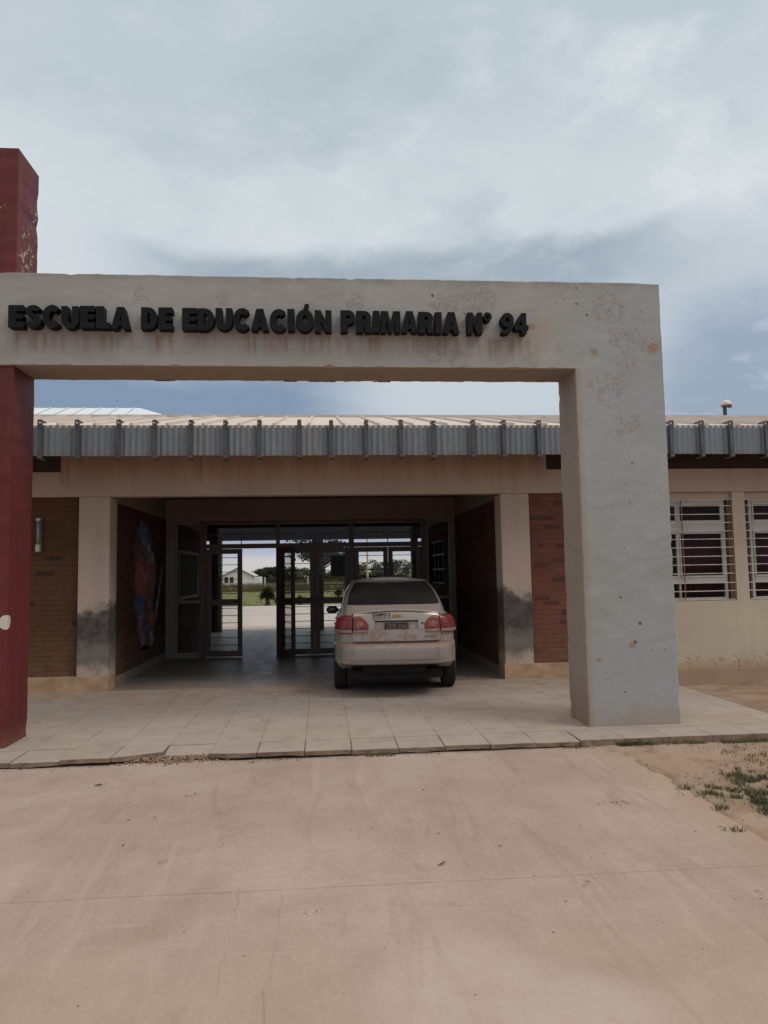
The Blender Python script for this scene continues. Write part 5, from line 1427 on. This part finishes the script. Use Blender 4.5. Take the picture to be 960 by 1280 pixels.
# patio shrub in the doorway and smaller plants
def spiky(name, label, loc, h, r_, n_, seed, mat, stem=True):
    rnd = random.Random(seed); th_ = thing(name, label, 'plant', loc)
    bm = bmesh.new(); tube(bm, [(0, 0, -.05), (.01, 0, h*.42)], [r_*.26, r_*.2], 8); obj('stem', bm, M['bark'], th_)
    bm = bmesh.new()
    for _ in range(n_):
        a = rnd.uniform(0, 6.28); el_ = R(rnd.uniform(-25, 88)); L = r_*rnd.uniform(.75, 1.1); d_ = Vector((math.cos(a)*math.cos(el_), math.sin(a)*math.cos(el_), math.sin(el_)))
        o_ = Vector((0, 0, h*.42+rnd.uniform(0, h*.18))); sd_ = d_.cross(Vector((0, 0, 1)))
        sd_ = sd_.normalized() if sd_.length > .01 else Vector((1, 0, 0))
        w_ = .028; m_ = o_+d_*L*.55; e_ = o_+d_*L+Vector((0, 0, -.12*L))
        vs = [bm.verts.new(p) for p in (o_-sd_*w_*.6, o_+sd_*w_*.6, m_+sd_*w_, e_, m_-sd_*w_)]
        bm.faces.new(vs)
    obj('leaves', bm, mat, th_)
    return th_
spiky('shrub', 'bushy dark spiky shrub framed by the open doorway', (-2.56, 34.9, -.05), .98, .46, 420, 3, M['leaf_agave'])
spiky('shrub', 'low dark shrub with a pale base behind the middle door glass', (-1.05, 35.4, -.05), .40, .30, 160, 4, M['leaf_dark'])
spiky('shrub', 'small dark shrub at the right edge of the open doorway', (-2.05, 35.0, -.05), .5, .28, 160, 6, M['leaf_dark'])
spiky('shrub', 'upright green plant below the dark notice', (.9, 40, -.05), .75, .32, 200, 5, M['leaf_mid'])
# fence across the field: posts and wires
fe = thing('field_fence', 'wire fence with pale concrete posts across the scrub', 'fence', (0, 66, 0))
for k in range(-7, 8):
    bm = BX(-5.06+3.82*k-.055, -5.06+3.82*k+.055, -.05, .05, -.4, 1.12+.05*math.sin(k*2.1)); obj('post', bm, M['white_paint'], fe)
bm = bmesh.new()
for z in (.3, .55, .8, 1.0): tube(bm, [(-32, -.06, z), (25, -.06, z)], .006, 4)
obj('wire', bm, M['galv_bracket'], fe)
bm = bmesh.new(); tube(bm, [(0, 0, -.2), (0, 0, 5.2)], [.07, .05], 8)
o = obj('light_pole', bm, simple('pole_paint', (.56, .37, .24), .7)); o.location = (2.83, 45, 0); tag(o, 'slim pale orange pole on the lawn seen above the car roof', 'pole')

def blades(bm, pts, hmin, hmax, w_, rnd, lean=.6):
    for (x, y, z) in pts:
        h = rnd.uniform(hmin, hmax); a = rnd.uniform(0, 6.28); l_ = rnd.uniform(0, lean)*h; b_ = rnd.uniform(0, 6.28)
        dx_, dy_ = math.cos(a)*w_, math.sin(a)*w_
        t_ = Vector((x+math.cos(b_)*l_, y+math.sin(b_)*l_, z+h)); m_ = Vector((x+math.cos(b_)*l_*.35, y+math.sin(b_)*l_*.35, z+h*.6))
        bm.faces.new([bm.verts.new(p) for p in ((x-dx_, y-dy_, z), (x+dx_, y+dy_, z), m_+Vector((dx_, dy_, 0))*.7, t_, m_-Vector((dx_, dy_, 0))*.7)])
rnd = random.Random(77)
bm = bmesh.new(); pts = [(rnd.uniform(-22, 16), 61.5+13*rnd.random()**1.6, -.2) for _ in range(26000)]
blades(bm, pts, .25, .95, .02, rnd, .9); tag(obj('scrub', bm, M['dry']), kind='stuff')
bm = bmesh.new(); pts = [(rnd.uniform(-14, 11), 34.5+26*rnd.random()**1.3, -.05) for _ in range(16000)]
blades(bm, pts, .03, .09, .012, rnd); tag(obj('lawn_grass', bm, mk_leaf('lawn_blade', (.13, .155, .05), (.22, .225, .10))), kind='stuff')
# grass patches on the bare earth at the right
bm = bmesh.new(); pts = []
for (cx_, cy_, rx, ry, n_) in ((2.62,4.95,.17,.11,620),(2.80,4.82,.16,.12,900),(2.95,4.58,.20,.24,3400),(2.78,4.36,.10,.10,260),(3.15,5.1,.26,.32,2600),(2.86,4.2,.12,.12,420),(2.42,4.22,.05,.03,50),(3.4,4.5,.35,.5,2600),(3.5,5.8,.2,.25,260),(3.1,4.0,.3,.3,1500),(4.2,5,.5,.8,2500),(3.0,5.55,.12,.1,60),(2.55,4.6,.08,.06,60)):
    for _ in range(n_):
        r_ = math.sqrt(rnd.random())*(.6+.7*rnd.random()); a = rnd.uniform(0, 6.28)
        x, y = cx_+rx*r_*math.cos(a), cy_+ry*r_*math.sin(a)
        if mnoise.noise(Vector((x*9, y*9, 3))) > .02: pts.append((x, y, max(ground_z(x, y), -.060)-.004))
blades(bm, pts, .012, .045, .0035, rnd, 1.3)
pts = [(rnd.uniform(2.5, 4.4), rnd.uniform(3.6, 6.2), -.085) for _ in range(2600)]
pts = [p for p in pts if mnoise.noise(Vector((p[0]*2.2, p[1]*2.2, 8))) > .12]
blades(bm, [(x, y, max(ground_z(x, y), -.060)-.004) for x, y, _ in pts], .008, .026, .003, rnd, 1.8)
tag(obj('grass', bm, M['grass']), kind='stuff')
# weeds along the porch edge
bm = bmesh.new(); pts = []
for (a, b, n_) in ((2.55,2.85,330),(2.85,3.35,170),(3.5,4.1,260),(.35,.6,70),(4.0,4.4,120),(2.05,2.35,25)):
    for _ in range(n_): 
        x = rnd.uniform(a, b); y = 6.285-abs(rnd.gauss(0, .022)); pts.append((x, y, -.060 if x < 2.5 else ground_z(x, y)-.004))
blades(bm, pts, .012, .05, .004, rnd, 1.0); tag(obj('weeds', bm, M['grass']), kind='stuff')
# rubble at the broken edge, pebbles, fallen leaves and straw on the concrete
bm = bmesh.new()
def stone(x, y, z, s):
    r_ = bmesh.ops.create_icosphere(bm, subdivisions=1, radius=s, matrix=Matrix.Translation((x, y, z)) @ Matrix.Rotation(rnd.uniform(0, 6), 4, 'Z') @ Matrix.Diagonal((1, rnd.uniform(.6, 1), rnd.uniform(.35, .7), 1)))
    for v_ in r_['verts']: v_.co += Vector((rnd.uniform(-.2, .2), rnd.uniform(-.2, .2), rnd.uniform(-.15, .15)))*s
for _ in range(420):
    x = rnd.gauss(-1.28, .20); y = 6.36-abs(rnd.gauss(0, .05))+.05; stone(x, y, -.055+max(0, (y-6.33))*.4, rnd.uniform(.004, .018))
for _ in range(160):
    x = rnd.uniform(-2.8, 2.4); y = 6.29-abs(rnd.gauss(0, .03)); stone(x, y, -.057, rnd.uniform(.003, .009))
for _ in range(90): stone(rnd.uniform(-2.4, 2.6), rnd.uniform(2.6, 6.2), -.056, rnd.uniform(.002, .0055))
for _ in range(260):
    x, y = rnd.uniform(2.5, 4.6), rnd.uniform(3.8, 9.6)
    if x < 4.47 and y > 6.2: continue
    stone(x, y, ground_z(x, y), rnd.uniform(.003, .011))
tag(obj('rubble', bm, M['rubble']), kind='stuff')
bm = bmesh.new()
def litter(x, y, n_, sp):
    for _ in range(n_):
        px_, py_ = x+rnd.gauss(0, sp), y+rnd.gauss(0, sp*.6); a = rnd.uniform(0, 6.28); L = rnd.uniform(.006, .026); w_ = rnd.uniform(.0012, .0035)
        d_ = Vector((math.cos(a), math.sin(a), 0)); s_ = Vector((-d_.y, d_.x, 0)); p = Vector((px_, py_, -.051))
        bm.faces.new([bm.verts.new(v_) for v_ in (p-d_*L, p+s_*w_+Vector((0,0,.006)), p+d_*L+Vector((0,0,.004)), p-s_*w_)])
for (x, y, n_, sp) in ((-1.66,5.71,14,.022),(-.95,5.35,3,.03),(-.6,6.2,6,.02),(-2.45,6.26,3,.02),(.62,3.95,3,.02),(.2,4.5,2,.06),(1.3,3.6,3,.05),(1.9,4.8,8,.05),(-.05,3.48,3,.02),(1.5,5.3,4,.1),(2.35,4.25,6,.03),(.9,5.4,4,.2),(-1.2,4.6,5,.3),(1.2,4.4,5,.4)): litter(x, y, n_, sp)
tag(obj('litter', bm, M['deadleaf']), kind='stuff')

# ------------------------------------------------------------------ render settings
scn.render.engine = 'CYCLES'
cy_ = scn.cycles; cy_.use_denoising = True; cy_.max_bounces = 10; cy_.diffuse_bounces = 5; cy_.glossy_bounces = 4; cy_.transparent_max_bounces = 16; cy_.caustics_reflective = False; cy_.caustics_refractive = False
cy_.sample_clamp_indirect = 6
vs = scn.view_settings; vs.view_transform = 'Standard'; vs.look = 'None'; vs.exposure = .22; vs.gamma = 1; vs.use_curve_mapping = False
scn.render.resolution_x = 768; scn.render.resolution_y = 1024
